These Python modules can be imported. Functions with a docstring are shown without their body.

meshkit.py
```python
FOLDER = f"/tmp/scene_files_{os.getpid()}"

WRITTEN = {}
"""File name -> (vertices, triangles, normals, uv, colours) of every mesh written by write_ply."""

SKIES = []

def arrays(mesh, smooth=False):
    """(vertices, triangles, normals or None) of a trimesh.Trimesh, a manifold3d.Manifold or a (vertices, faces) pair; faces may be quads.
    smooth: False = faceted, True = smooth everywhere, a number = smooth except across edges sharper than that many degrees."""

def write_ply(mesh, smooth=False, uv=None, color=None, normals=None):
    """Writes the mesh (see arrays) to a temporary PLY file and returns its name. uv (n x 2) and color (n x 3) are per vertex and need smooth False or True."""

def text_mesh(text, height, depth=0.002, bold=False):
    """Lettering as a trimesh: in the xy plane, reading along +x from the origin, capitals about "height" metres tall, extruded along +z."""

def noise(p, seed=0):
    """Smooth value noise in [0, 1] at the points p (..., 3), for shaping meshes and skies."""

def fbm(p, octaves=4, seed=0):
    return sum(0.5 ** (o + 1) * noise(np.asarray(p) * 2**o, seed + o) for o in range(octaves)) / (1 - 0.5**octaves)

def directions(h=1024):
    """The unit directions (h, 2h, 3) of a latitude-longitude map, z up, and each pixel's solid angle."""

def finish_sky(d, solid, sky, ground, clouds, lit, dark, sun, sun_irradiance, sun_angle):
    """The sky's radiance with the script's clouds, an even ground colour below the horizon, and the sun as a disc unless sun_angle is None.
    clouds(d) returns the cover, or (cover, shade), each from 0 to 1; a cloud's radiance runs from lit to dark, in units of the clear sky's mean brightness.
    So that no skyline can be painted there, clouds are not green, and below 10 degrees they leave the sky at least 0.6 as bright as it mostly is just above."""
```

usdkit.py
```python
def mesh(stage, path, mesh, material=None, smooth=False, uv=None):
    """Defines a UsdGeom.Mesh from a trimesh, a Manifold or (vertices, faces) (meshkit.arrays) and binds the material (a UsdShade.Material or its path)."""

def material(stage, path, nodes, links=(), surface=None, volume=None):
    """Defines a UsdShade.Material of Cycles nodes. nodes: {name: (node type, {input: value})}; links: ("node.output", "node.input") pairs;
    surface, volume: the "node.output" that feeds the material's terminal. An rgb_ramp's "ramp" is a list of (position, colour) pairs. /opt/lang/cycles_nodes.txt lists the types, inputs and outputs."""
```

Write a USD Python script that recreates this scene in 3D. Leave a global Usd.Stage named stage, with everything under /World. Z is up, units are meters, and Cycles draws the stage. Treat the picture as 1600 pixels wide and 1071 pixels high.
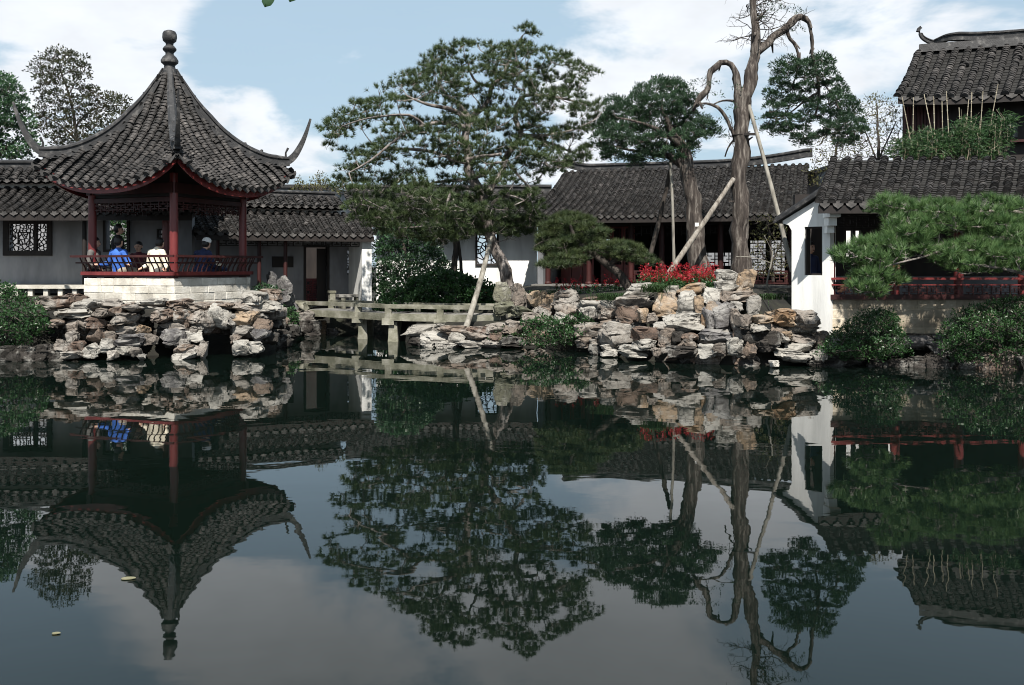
import math, random
import numpy as np, trimesh, usdkit, meshkit
import manifold3d as m3
from shapely.geometry import Polygon, Point, box as sbox
from shapely import affinity
from scipy.interpolate import PchipInterpolator
from pxr import Usd, UsdGeom, UsdLux, UsdShade, Sdf, Gf, Vt

stage = Usd.Stage.CreateInMemory()
UsdGeom.SetStageUpAxis(stage, 'Z'); UsdGeom.SetStageMetersPerUnit(stage, 1.0)
UsdGeom.Xform.Define(stage, '/World'); UsdGeom.Scope.Define(stage, '/World/Looks')
A = np.array
# ------------------------------------------------------------------ camera, sky, sun, exposure
F, H, HY = 1556.0, 1.63, 415.0            # lens in photo pixels, eye height over the pond, horizon row
cam = UsdGeom.Camera.Define(stage, '/World/camera')
cam.AddTranslateOp().Set((0, 0, H)); cam.AddRotateXOp().Set(90)
cam.CreateHorizontalApertureAttr(36.0); cam.CreateFocalLengthAttr(36.0 * F / 1600)
cam.CreateVerticalApertureOffsetAttr(-(535.5 - HY) / 1600 * 36)
cam.CreateClippingRangeAttr((0.1, 2000))
EXPOSURE, SKY, SUN = 0.95, 0.058, 1.25
cam.CreateExposureAttr(EXPOSURE)
ELEV, AZ = math.radians(52), math.radians(-5)      # the sun stands behind the camera, a little to the right
S = A([-math.sin(AZ) * math.cos(ELEV), -math.cos(AZ) * math.cos(ELEV), math.sin(ELEV)])
sun = UsdLux.DistantLight.Define(stage, '/World/sun')
zx = S; xx = np.cross([0, 0, 1.0], zx); xx /= np.linalg.norm(xx); yx = np.cross(zx, xx)
sun.AddTransformOp().Set(Gf.Matrix4d(*xx, 0, *yx, 0, *zx, 0, 0, 0, 0, 1))
sun.CreateIntensityAttr(SUN); sun.CreateAngleAttr(0.53); sun.CreateNormalizeAttr(True); sun.CreateColorAttr((1.0, 0.95, 0.87))


def px_dir(px, py):
    d = A([(px - 800) / F, 1.0, -(py - HY) / F]); return d / np.linalg.norm(d)


def sky_material():
    n = {"sky": ("sky_texture", {"sky_type": "single_scattering", "sun_disc": False, "sun_elevation": ELEV, "sun_rotation": math.atan2(S[0], S[1]), "air_density": 1.0, "aerosol_density": 1.5, "ozone_density": 1.0}),
         "tc": ("texture_coordinate", {}), "sep": ("separate_xyz", {}),
         "zc": ("math", {"math_type": "maximum", "value2": 0.0}), "za": ("math", {"math_type": "add", "value2": 0.28}),
         "dx": ("math", {"math_type": "divide"}), "dy": ("math", {"math_type": "divide"}), "cv": ("combine_xyz", {"z": 3.1}),
         "n1": ("noise_texture", {"scale": 2.3, "detail": 9.0, "roughness": 0.55, "distortion": 0.25}),
         "n2": ("noise_texture", {"scale": 7.0, "detail": 5.0, "roughness": 0.55}),
         "bl": ("math", {"math_type": "multiply_add", "value2": 1.0}),
         "m": ("map_range", {"range_type": "smoothstep", "from_min": 0.50, "from_max": 0.76, "to_min": 0.05, "to_max": 1.0, "clamp": True}),
         "sh": ("map_range", {"from_min": 0.3, "from_max": 0.75, "to_min": 0.90, "to_max": 1.04}),
         "cc": ("mix_color", {"blend_type": "multiply", "fac": 1.0, "a": CLOUD}),
         "hz": ("mix_color", {"blend_type": "mix", "fac": 0.70, "b": HAZE}), "mix": ("mix_color", {"blend_type": "mix"}), "bg": ("background_shader", {"strength": SKY})}
    l = [("tc.generated", "sep.vector"), ("sep.z", "zc.value1"), ("zc.value", "za.value1"), ("sep.x", "dx.value1"), ("za.value", "dx.value2"),
         ("sep.y", "dy.value1"), ("za.value", "dy.value2"), ("dx.value", "cv.x"), ("dy.value", "cv.y"), ("cv.vector", "n1.vector"), ("cv.vector", "n2.vector"),
         ("n2.fac", "sh.value"), ("sh.result", "cc.b"), ("cc.result", "mix.b"), ("sky.color", "hz.a"), ("hz.result", "mix.a"), ("m.result", "mix.fac"), ("mix.result", "bg.color")]
    n["nc"] = ("math", {"math_type": "multiply_add", "value2": 1.9, "value3": -0.45}); l.append(("n1.fac", "nc.value1")); prev = "nc.value"
    # the cloud banks the photograph shows: soft bumps added to the noise before it is cut into clouds
    for k, (px, py, wpx, amp) in enumerate(CLOUDS):
        n[f"d{k}"] = ("vector_math", {"math_type": "distance", "vector2": tuple(px_dir(px, py))})
        n[f"g{k}"] = ("map_range", {"range_type": "smoothstep", "from_min": 0.0, "from_max": wpx / F, "to_min": amp, "to_max": 0.0, "clamp": True})
        n[f"s{k}"] = ("math", {"math_type": "add"})
        l += [("tc.generated", f"d{k}.vector1"), (f"d{k}.value", f"g{k}.value"), (prev, f"s{k}.value1"), (f"g{k}.result", f"s{k}.value2")]
        prev = f"s{k}.value"
    l.append((prev, "m.value"))
    return usdkit.material(stage, '/World/Looks/sky', n, l, surface="bg.background")


HAZE = (4.7, 6.4, 7.7)
CLOUD = (8.6, 9.0, 9.5)
CLOUDS = [(40, 60, 190, 0.16), (150, 90, 150, 0.17), (230, 150, 150, 0.1), (10, 180, 200, 0.14), (405, 160, 55, 0.15), (450, 215, 110, 0.17), (400, 260, 120, 0.14), (540, 250, 120, 0.12), (470, 110, 70, -0.10), (1010, 40, 330, 0.16), (1060, 210, 200, 0.14),
          (1400, 120, 200, 0.08), (640, 130, 250, -0.34), (380, 50, 150, -0.30), (310, 120, 70, -0.16), (820, 60, 130, -0.10), (1320, 30, 120, -0.08), (1240, 220, 140, 0.12), (350, -200, 520, 0.20), (800, -160, 420, 0.18), (1200, -180, 420, 0.18), (40, -240, 200, -0.14), (1520, -240, 260, -0.14), (880, -230, 130, -0.12)]
dome = UsdLux.DomeLight.Define(stage, '/World/sky')
dome.GetPrim().SetCustomDataByKey('kind', 'structure'); dome.GetPrim().SetCustomDataByKey('label', 'pale blue sky with soft white cumulus clouds'); dome.GetPrim().SetCustomDataByKey('category', 'sky')
UsdShade.MaterialBindingAPI.Apply(dome.GetPrim()).Bind(sky_material())


def P(px, py, Y):
    """the place at distance Y along the line of sight of a point of the photograph"""
    return A([(px - 800) / F * Y, Y, H - (py - HY) / F * Y])


def PXX(px, Y): return (px - 800) / F * Y
def PZ(py, Y): return H - (py - HY) / F * Y


# ------------------------------------------------------------------ materials
MATS = {}


def pm(name, ramp, scale=4.0, detail=5.0, rough=0.75, island=0.0, obj=0.0, bump=0.0, bscale=30.0, stretch=(1, 1, 1), spec=0.35, trans=0.0, hue=0.0, stain=0.0, distort=0.0, lo=0.3, hi=0.7, coat=0.0):
    n = {"geo": ("geometry", {}), "map": ("mapping", {"scale": stretch}), "nz": ("noise_texture", {"scale": scale, "detail": detail, "roughness": 0.6, "distortion": distort}),
         "mr": ("map_range", {"from_min": lo, "from_max": hi, "clamp": True}), "rp": ("rgb_ramp", {"ramp": ramp}), "hs": ("hsv", {"hue": 0.5, "saturation": 1.0, "value": 1.0, "fac": 1.0}),
         "p": ("principled_bsdf", {"roughness": rough, "specular_ior_level": spec})}
    l = [("geo.position", "map.vector"), ("map.vector", "nz.vector"), ("nz.fac", "mr.value"), ("mr.result", "rp.fac"), ("rp.color", "hs.color"), ("hs.color", "p.base_color")]
    if island or obj:
        n["oi"] = ("object_info", {})
        n["rv"] = ("map_range", {"to_min": 1 - max(island, obj), "to_max": 1 + max(island, obj)})
        l += [("geo.random_per_island" if island else "oi.random", "rv.value"), ("rv.result", "hs.value")]
        if hue:
            n["wn"] = ("white_noise_texture", {"dimensions": "1D"}); n["rh"] = ("map_range", {"to_min": 0.5 - hue, "to_max": 0.5 + hue})
            l += [("geo.random_per_island" if island else "oi.random", "wn.w"), ("wn.value", "rh.value"), ("rh.result", "hs.hue")]
    if stain:
        n["sn"] = ("noise_texture", {"scale": 1.1, "detail": 6.0, "roughness": 0.65, "distortion": 0.6}); n["sr"] = ("map_range", {"from_min": 0.35, "from_max": 0.65, "to_min": 1 - stain, "to_max": 1 + 0.35 * stain, "clamp": True})
        n["sm"] = ("mix_color", {"blend_type": "multiply", "fac": 1.0}); l = [q for q in l if q != ("hs.color", "p.base_color")] + [("map.vector", "sn.vector"), ("sn.fac", "sr.value"), ("hs.color", "sm.a"), ("sr.result", "sm.b"), ("sm.result", "p.base_color")]
    if bump:
        n["bn"] = ("noise_texture", {"scale": bscale, "detail": 6.0, "roughness": 0.65}); n["bp"] = ("bump", {"strength": 1.0, "distance": bump})
        l += [("map.vector", "bn.vector"), ("bn.fac", "bp.height"), ("bp.normal", "p.normal")]
    out = "p.BSDF"
    if trans:
        n["t"] = ("translucent_bsdf", {}); n["mx"] = ("mix_closure", {"fac": trans})
        l += [("hs.color", "t.color"), ("p.BSDF", "mx.closure1"), ("t.BSDF", "mx.closure2")]; out = "mx.closure"
    MATS[name] = usdkit.material(stage, f'/World/Looks/{name}', n, l, surface=out)
    return MATS[name]


def stone_mat(name, ramps, dark=0.5, grain=(0.42, 0.62)):
    """weathered stone: its own tone, pale lichen, dark stains and cracks"""
    n = {"geo": ("geometry", {}), "oi": ("object_info", {}), "rp": ("rgb_ramp", {"ramp": ramps}), "n1": ("noise_texture", {"scale": 3.3, "detail": 8.0, "roughness": 0.65, "distortion": 0.4}),
         "mr1": ("map_range", {"from_min": 0.5, "from_max": 0.60, "clamp": True}), "lich": ("mix_color", {"b": (0.36, 0.35, 0.325)}),
         "f1": ("math", {"math_type": "multiply", "value2": 0.42}),
         "map": ("mapping", {"scale": (1.0, 1.0, 2.6)}), "n2": ("noise_texture", {"scale": 3.0, "detail": 9.0, "roughness": 0.7, "distortion": 1.2}), "mr2": ("map_range", {"from_min": grain[0] - 0.05, "from_max": grain[0] + 0.06, "to_min": 1.0, "to_max": 0.0, "clamp": True}),
         "f2": ("math", {"math_type": "multiply", "value2": dark}), "st": ("mix_color", {"b": (0.035, 0.032, 0.03)}),
         "vo": ("voronoi_texture", {"feature": "distance_to_edge", "scale": 3.0}), "mr3": ("map_range", {"from_min": 0.0, "from_max": 0.035, "to_min": 0.8, "to_max": 0.0, "clamp": True}), "ck": ("mix_color", {"b": (0.03, 0.027, 0.025)}),
         "bn": ("noise_texture", {"scale": 16.0, "detail": 9.0, "roughness": 0.72, "distortion": 0.5}), "bp": ("bump", {"strength": 1.0, "distance": 0.035}), "vn": ("noise_texture", {"scale": 5.0, "detail": 3.0}), "va": ("mix_color", {"blend_type": "mix", "fac": 0.35}),
         "p": ("principled_bsdf", {"roughness": 0.9, "specular_ior_level": 0.2})}
    l = [("oi.random", "rp.fac"), ("geo.position", "n1.vector"), ("n1.fac", "mr1.value"), ("mr1.result", "f1.value1"), ("f1.value", "lich.fac"), ("rp.color", "lich.a"),
         ("geo.position", "map.vector"), ("map.vector", "n2.vector"), ("n2.fac", "mr2.value"), ("mr2.result", "f2.value1"), ("f2.value", "st.fac"), ("lich.result", "st.a"),
         ("geo.position", "vn.vector"), ("map.vector", "va.a"), ("vn.color", "va.b"), ("va.result", "vo.vector"), ("vo.distance", "mr3.value"), ("mr3.result", "ck.fac"), ("st.result", "ck.a"), ("ck.result", "p.base_color"),
         ("geo.position", "bn.vector"), ("bn.fac", "bp.height"), ("bp.normal", "p.normal")]
    MATS[name] = usdkit.material(stage, f'/World/Looks/{name}', n, l, surface="p.BSDF")


pm('tile', [(0, (0.01978, 0.01888, 0.01888)), (0.5, (0.06293, 0.05754, 0.05574)), (0.8, (0.1259, 0.1151, 0.1097)), (1, (0.2427, 0.2248, 0.2113))], scale=5, detail=7, rough=0.7, island=0.45, stain=0.5, bump=0.008, bscale=60, lo=0.32, hi=0.72)
pm('drip_clay', [(0, (0.0155, 0.01488, 0.01488)), (0.6, (0.0372, 0.03472, 0.03348)), (1, (0.0744, 0.06944, 0.06696))], scale=9, rough=0.75, obj=0.3, bump=0.006)
pm('pan_tile', [(0, (0.0104, 0.0104, 0.0104)), (1, (0.039, 0.03744, 0.0364))], scale=6, rough=0.85, island=0.4, bump=0.006)
pm('ridge_tile', [(0, (0.0105, 0.0105, 0.01125)), (0.6, (0.024, 0.024, 0.0255)), (1, (0.0975, 0.09375, 0.09))], scale=7, detail=8, rough=0.6, bump=0.006, bscale=40)
pm('plaster', [(0, (0.57, 0.57, 0.5557)), (0.5, (0.703, 0.703, 0.684)), (1, (0.76, 0.76, 0.7458))], scale=1.3, detail=8, rough=0.9, bump=0.004, bscale=25, stain=0.16, stretch=(2.2, 2.2, 0.3))
pm('old_shade_plaster', [(0, (0.1527, 0.1558, 0.1661)), (0.5, (0.2189, 0.2241, 0.2393)), (1, (0.2954, 0.2973, 0.3055))], scale=1.1, detail=8, rough=0.92, bump=0.004, bscale=25, stain=0.28, stretch=(1, 1, 0.4))  # weathered grey, with the shade under the eaves put into the colour
pm('red_lacquer', [(0, (0.075, 0.0125, 0.0125)), (0.6, (0.1375, 0.0225, 0.0225)), (1, (0.2, 0.04375, 0.0375))], scale=3, detail=6, rough=0.38, spec=0.5, stretch=(1, 1, 0.25))
pm('dark_red_wood', [(0, (0.018, 0.006, 0.006)), (1, (0.055, 0.014, 0.013))], scale=4, rough=0.5, stretch=(1, 1, 0.3))
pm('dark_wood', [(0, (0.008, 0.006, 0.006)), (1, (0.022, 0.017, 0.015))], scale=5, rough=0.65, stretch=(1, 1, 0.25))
pm('ashlar', [(0, (0.3213, 0.2975, 0.2558)), (0.5, (0.4879, 0.4641, 0.4105)), (1, (0.6545, 0.6307, 0.5831))], scale=3, detail=8, rough=0.88, obj=0.22, bump=0.012, bscale=22)
pm('tan_ashlar', [(0, (0.2288, 0.1924, 0.1404)), (0.5, (0.3536, 0.3016, 0.2288)), (1, (0.4888, 0.4368, 0.3536))], scale=3, detail=8, rough=0.88, obj=0.25, bump=0.012, bscale=22)
pm('bridge_stone', [(0, (0.0682, 0.0682, 0.0465)), (0.5, (0.1488, 0.1457, 0.1116)), (1, (0.248, 0.2387, 0.2046))], scale=4, detail=8, rough=0.9, obj=0.15, bump=0.012, bscale=22)
pm('paving', [(0, (0.091, 0.0875, 0.0805)), (1, (0.203, 0.196, 0.182))], scale=4, detail=8, rough=0.9, obj=0.15, bump=0.01)
pm('soil', [(0, (0.0049, 0.0049, 0.0042)), (0.5, (0.0126, 0.0119, 0.0091)), (1, (0.0224, 0.0238, 0.014))], scale=2.5, detail=8, rough=0.95, bump=0.03, bscale=14)
pm('pine_bark', [(0, (0.048, 0.0384, 0.0336)), (0.5, (0.152, 0.132, 0.12)), (1, (0.288, 0.264, 0.248))], scale=9, detail=6, rough=0.9, bump=0.03, bscale=16, stretch=(1, 1, 0.45))
pm('cypress_bark', [(0, (0.012, 0.0088, 0.008)), (0.5, (0.052, 0.0424, 0.0368)), (1, (0.192, 0.172, 0.152))], scale=16, detail=6, rough=0.9, bump=0.04, bscale=24, stretch=(1, 1, 0.13))
pm('dead_wood', [(0, (0.06, 0.0498, 0.042)), (0.45, (0.162, 0.144, 0.123)), (1, (0.276, 0.258, 0.231))], scale=16, detail=6, rough=0.9, bump=0.03, bscale=24, stretch=(1, 1, 0.12))
pm('dark_bark', [(0, (0.018, 0.015, 0.013)), (1, (0.075, 0.062, 0.053))], scale=10, rough=0.9, bump=0.015, bscale=24, stretch=(1, 1, 0.3))
pm('pole_wood', [(0, (0.06, 0.054, 0.045)), (0.5, (0.18, 0.168, 0.144)), (1, (0.276, 0.264, 0.234))], scale=9, rough=0.85, bump=0.008, bscale=30, stretch=(1, 1, 0.2))
pm('pine_needle', [(0, (0.04012, 0.06844, 0.02714)), (1, (0.118, 0.1676, 0.059))], scale=3.5, rough=0.55, island=0.4, trans=0.22, hue=0.02)
pm('juniper_leaf', [(0, (0.018, 0.055, 0.027)), (1, (0.075, 0.155, 0.066))], scale=4, rough=0.6, island=0.5, trans=0.2, hue=0.02)
pm('bright_needle', [(0, (0.050, 0.135, 0.042)), (1, (0.25, 0.40, 0.14))], scale=9, rough=0.42, island=0.5, trans=0.28, hue=0.02)
pm('dwarf_needle', [(0, (0.02184, 0.04836, 0.02028)), (1, (0.1014, 0.1287, 0.0429))], scale=4.0, rough=0.55, island=0.35, trans=0.22, hue=0.02)
pm('shrub_leaf', [(0, (0.020, 0.070, 0.018)), (1, (0.060, 0.150, 0.040))], scale=2.2, rough=0.42, island=0.45, trans=0.25, hue=0.02, spec=0.5)
pm('dark_leaf', [(0, (0.03169, 0.08288, 0.03656)), (1, (0.08532, 0.1828, 0.07313))], scale=2.0, rough=0.35, island=0.45, trans=0.2, hue=0.02, spec=0.5)
pm('yellow_leaf', [(0, (0.0825, 0.0975, 0.0375)), (1, (0.225, 0.2025, 0.075))], scale=2.0, rough=0.5, island=0.45, trans=0.35, hue=0.03)
pm('autumn_leaf', [(0, (0.020, 0.030, 0.012)), (0.6, (0.050, 0.056, 0.020)), (1, (0.080, 0.052, 0.026))], scale=1.3, rough=0.5, island=0.4, trans=0.25, hue=0.03)
pm('bamboo_leaf', [(0, (0.028, 0.085, 0.030)), (1, (0.085, 0.165, 0.055))], scale=2.0, rough=0.45, island=0.4, trans=0.28)
pm('bamboo_cane', [(0, (0.15, 0.125, 0.085)), (1, (0.36, 0.32, 0.24))], scale=7, rough=0.5, obj=0.2)
pm('red_petal', [(0, (0.3, 0.01, 0.02)), (1, (0.52, 0.028, 0.04))], scale=3, rough=0.5, island=0.35, trans=0.3)
pm('grass_blade', [(0, (0.025, 0.065, 0.02)), (1, (0.06, 0.12, 0.035))], scale=2, rough=0.5, island=0.4, trans=0.25)
pm('floating_leaf', [(0, (0.126, 0.1188, 0.0648)), (1, (0.18, 0.1692, 0.108))], scale=12, rough=0.5)
pm('skin', [(0, (0.42, 0.25, 0.18)), (1, (0.50, 0.31, 0.23))], scale=10, rough=0.55)
pm('hair', [(0, (0.008, 0.007, 0.007)), (1, (0.02, 0.017, 0.016))], scale=20, rough=0.45)
for nm, c in dict(blue_cloth=(0.035, 0.115, 0.42), cream_cloth=(0.72, 0.66, 0.53), navy_cloth=(0.022, 0.032, 0.085), black_cloth=(0.012, 0.012, 0.014), grey_cloth=(0.10, 0.095, 0.09), maroon_cloth=(0.09, 0.02, 0.03), white_cloth=(0.75, 0.75, 0.73), khaki_cloth=(0.30, 0.26, 0.21)).items():
    pm(nm, [(0, tuple(A(c) * 0.75)), (1, tuple(A(c) * 1.1))], scale=7, rough=0.85, bump=0.01, bscale=18)
stone_mat('rock', [(0, (0.120, 0.100, 0.084)), (0.2, (0.216, 0.200, 0.180)), (0.4, (0.136, 0.100, 0.076)), (0.6, (0.248, 0.236, 0.216)), (0.8, (0.160, 0.128, 0.104)), (1, (0.208, 0.188, 0.168))], dark=0.7)
stone_mat('pale_rock', [(0, (0.235, 0.222, 0.198)), (1, (0.325, 0.31, 0.282))], dark=0.65)
stone_mat('tan_rock', [(0, (0.216, 0.156, 0.104)), (1, (0.280, 0.212, 0.148))], dark=0.65)
stone_mat('orange_rock', [(0, (0.20, 0.130, 0.078)), (1, (0.235, 0.160, 0.10))], dark=0.65)
stone_mat('brown_rock', [(0, (0.108, 0.076, 0.060)), (1, (0.152, 0.116, 0.092))], dark=0.65)
stone_mat('grey_rock', [(0, (0.076, 0.074, 0.076)), (1, (0.120, 0.114, 0.114))], dark=0.65)
stone_mat('wet_shade_rock', [(0, (0.016, 0.015, 0.013)), (1, (0.042, 0.037, 0.033))], dark=0.7)  # wet stone by the water; as gap filler its darkness paints cave shade
stone_mat('mossy_rock', [(0, (0.088, 0.092, 0.064)), (1, (0.144, 0.140, 0.104))], dark=0.65)

MATS['water'] = usdkit.material(stage, '/World/Looks/water', {
    "geo": ("geometry", {}), "map": ("mapping", {"scale": (0.7, 1.0, 1.0)}), "n1": ("noise_texture", {"scale": 1.1, "detail": 2.0, "roughness": 0.5, "distortion": 0.6}), "n2": ("noise_texture", {"scale": 5.5, "detail": 2.0, "roughness": 0.5}),
    "a1": ("math", {"math_type": "multiply", "value2": 0.0022}), "a2": ("math", {"math_type": "multiply_add", "value2": 0.00028}),
    "bp": ("bump", {"strength": 1.0, "distance": 1.0}), "p": ("principled_bsdf", {"base_color": (0.0018, 0.0038, 0.0027), "roughness": 0.012, "ior": 1.333, "specular_ior_level": 0.5})},
    [("geo.position", "map.vector"), ("map.vector", "n1.vector"), ("map.vector", "n2.vector"), ("n1.fac", "a1.value1"), ("n2.fac", "a2.value1"), ("a1.value", "a2.value3"), ("a2.value", "bp.height"), ("bp.normal", "p.normal")], surface="p.BSDF")

# ------------------------------------------------------------------ helpers: meshes
class MB:
    def __init__(s): s.v, s.f, s.n = [], [], 0
    def add(s, v, f):
        v = np.asarray(v, float); f = np.asarray(f, int)
        if f.shape[1] == 4: f = np.vstack([f[:, [0, 1, 2]], f[:, [0, 2, 3]]])
        s.v.append(v); s.f.append(f + s.n); s.n += len(v); return s
    def mesh(s): return np.vstack(s.v), np.vstack(s.f)
    def box(s, lo, hi):
        lo, hi = A(lo, float), A(hi, float)
        v = A([[(lo, hi)[i][0], (lo, hi)[j][1], (lo, hi)[k][2]] for i in (0, 1) for j in (0, 1) for k in (0, 1)])
        return s.add(v, [[0, 1, 3, 2], [4, 6, 7, 5], [0, 4, 5, 1], [2, 3, 7, 6], [0, 2, 6, 4], [1, 5, 7, 3]])
    def beam(s, a, b, w, h, up=(0, 0, 1), ext=0.0):
        """a bar from a to b, w wide across, h high along up, centred"""
        a, b = A(a, float), A(b, float); d = b - a; L = np.linalg.norm(d); d /= L; a = a - d * ext; b = b + d * ext
        x = np.cross(d, up); x /= np.linalg.norm(x) + 1e-12; z = np.cross(x, d)
        c = [(-w / 2, -h / 2), (w / 2, -h / 2), (w / 2, h / 2), (-w / 2, h / 2)]
        v = [p + x * i + z * j for p in (a, b) for i, j in c]
        return s.add(v, [[0, 3, 2, 1], [4, 5, 6, 7], [0, 1, 5, 4], [1, 2, 6, 5], [2, 3, 7, 6], [3, 0, 4, 7]])
    def tube(s, pts, rad, n=8, cap=True, rough=0.0, seed=0):
        pts = np.asarray(pts, float); m = len(pts); rad = np.broadcast_to(np.asarray(rad, float), (m,))
        t = np.gradient(pts, axis=0); t /= np.linalg.norm(t, axis=1, keepdims=True) + 1e-12
        ref = A([0.31, 0.94, 0.12]) if abs(t[:, 2]).mean() > 0.5 else A([0.05, 0.1, 1.0])
        x = np.cross(t, ref); x /= np.linalg.norm(x, axis=1, keepdims=True) + 1e-12; y = np.cross(t, x)
        th = np.arange(n) / n * 2 * np.pi
        R = rad[:, None] * np.ones(n)
        if rough:
            q = np.stack(np.broadcast_arrays(np.cos(th)[None] * 1.3 + seed, np.sin(th)[None] * 1.3, np.arange(m)[:, None] * 0.33), -1)
            R = R * (1 + rough * (2 * meshkit.fbm(q, 3, seed) - 1) * 1.6)
        v = pts[:, None] + R[..., None] * (np.cos(th)[None, :, None] * x[:, None] + np.sin(th)[None, :, None] * y[:, None])
        v = v.reshape(-1, 3); i, j = np.meshgrid(np.arange(m - 1), np.arange(n), indexing='ij'); k = (j + 1) % n
        f = np.stack([i * n + j, i * n + k, (i + 1) * n + k, (i + 1) * n + j], -1).reshape(-1, 4)
        f = np.vstack([f[:, [0, 1, 2]], f[:, [0, 2, 3]]])
        if cap:
            v = np.vstack([v, pts[0], pts[-1]]); jj = np.arange(n); kk = (jj + 1) % n
            f = np.vstack([f, np.stack([np.full(n, m * n), kk, jj], 1), np.stack([np.full(n, m * n + 1), (m - 1) * n + jj, (m - 1) * n + kk], 1)])
        return s.add(v, f)
    def lathe(s, prof, c, n=16):
        return s.tube_profile([(c[0], c[1], c[2] + z) for _, z in prof], [r for r, _ in prof], n)
    def tube_profile(s, pts, rad, n):
        pts = A(pts, float); th = np.arange(n) / n * 2 * np.pi; m = len(pts); rad = A(rad, float)
        v = pts[:, None] + rad[:, None, None] * np.stack([np.cos(th), np.sin(th), 0 * th], -1)[None]
        v = v.reshape(-1, 3); i, j = np.meshgrid(np.arange(m - 1), np.arange(n), indexing='ij'); k = (j + 1) % n
        return s.add(v, np.stack([i * n + j, i * n + k, (i + 1) * n + k, (i + 1) * n + j], -1).reshape(-1, 4))
    def sweep(s, path, section, scale=None, up=(0, 0, 1), closed=True):
        """a cross-section [(across, up)] carried along the path"""
        path = np.asarray(path, float); m, n = len(path), len(section); sc = np.ones((m, 2)) if scale is None else np.asarray(scale, float).reshape(m, -1) * np.ones((m, 2))
        t = np.gradient(path, axis=0); t /= np.linalg.norm(t, axis=1, keepdims=True); x = np.cross(t, up); x /= np.linalg.norm(x, axis=1, keepdims=True) + 1e-12; z = np.cross(x, t)
        q = A(section)
        v = (path[:, None] + (q[None, :, 0] * sc[:, :1])[..., None] * x[:, None] + (q[None, :, 1] * sc[:, 1:])[..., None] * z[:, None]).reshape(-1, 3)
        i, j = np.meshgrid(np.arange(m - 1), np.arange(n), indexing='ij'); k = (j + 1) % n
        f = np.stack([i * n + j, i * n + k, (i + 1) * n + k, (i + 1) * n + j], -1).reshape(-1, 4); s.add(v, f)
        for e, off in ((0, 0), (m - 1, (m - 1) * n)):
            vv = np.vstack([v[off:off + n], v[off:off + n].mean(0)]); jj = np.arange(n); s.add(vv, np.stack([np.full(n, n), jj, (jj + 1) % n], 1))
        return s
    def extrude(s, poly, origin, ex, ey, en, th):
        """a flat shape (shapely, in ex, ey from origin) given the thickness th along en"""
        for g in getattr(poly, 'geoms', [poly]):
            if g.is_empty or g.geom_type != 'Polygon' or g.area < 1e-6: continue
            m = trimesh.creation.extrude_polygon(g, th, engine='earcut'); q = m.vertices
            s.add(A(origin) + q[:, :1] * A(ex) + q[:, 1:2] * A(ey) + q[:, 2:] * A(en), m.faces)
        return s
    def ball(s, c, r, sub=2, scale=(1, 1, 1)):
        m = trimesh.creation.icosphere(sub, 1.0); return s.add(m.vertices * A(scale) * r + A(c), m.faces)


COUNT, BASE = {}, {}


def numbered(parent, name):
    k = COUNT.get((parent, name), 0); COUNT[(parent, name)] = k + 1
    return f'{parent}/{name}' + (f'_{k:03d}' if k else '')


def put(prim, label=None, category=None, group=None, kind=None):
    for k, v in (('label', label), ('category', category), ('group', group), ('kind', kind)):
        if v: prim.SetCustomDataByKey(k, v)
    return prim


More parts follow.
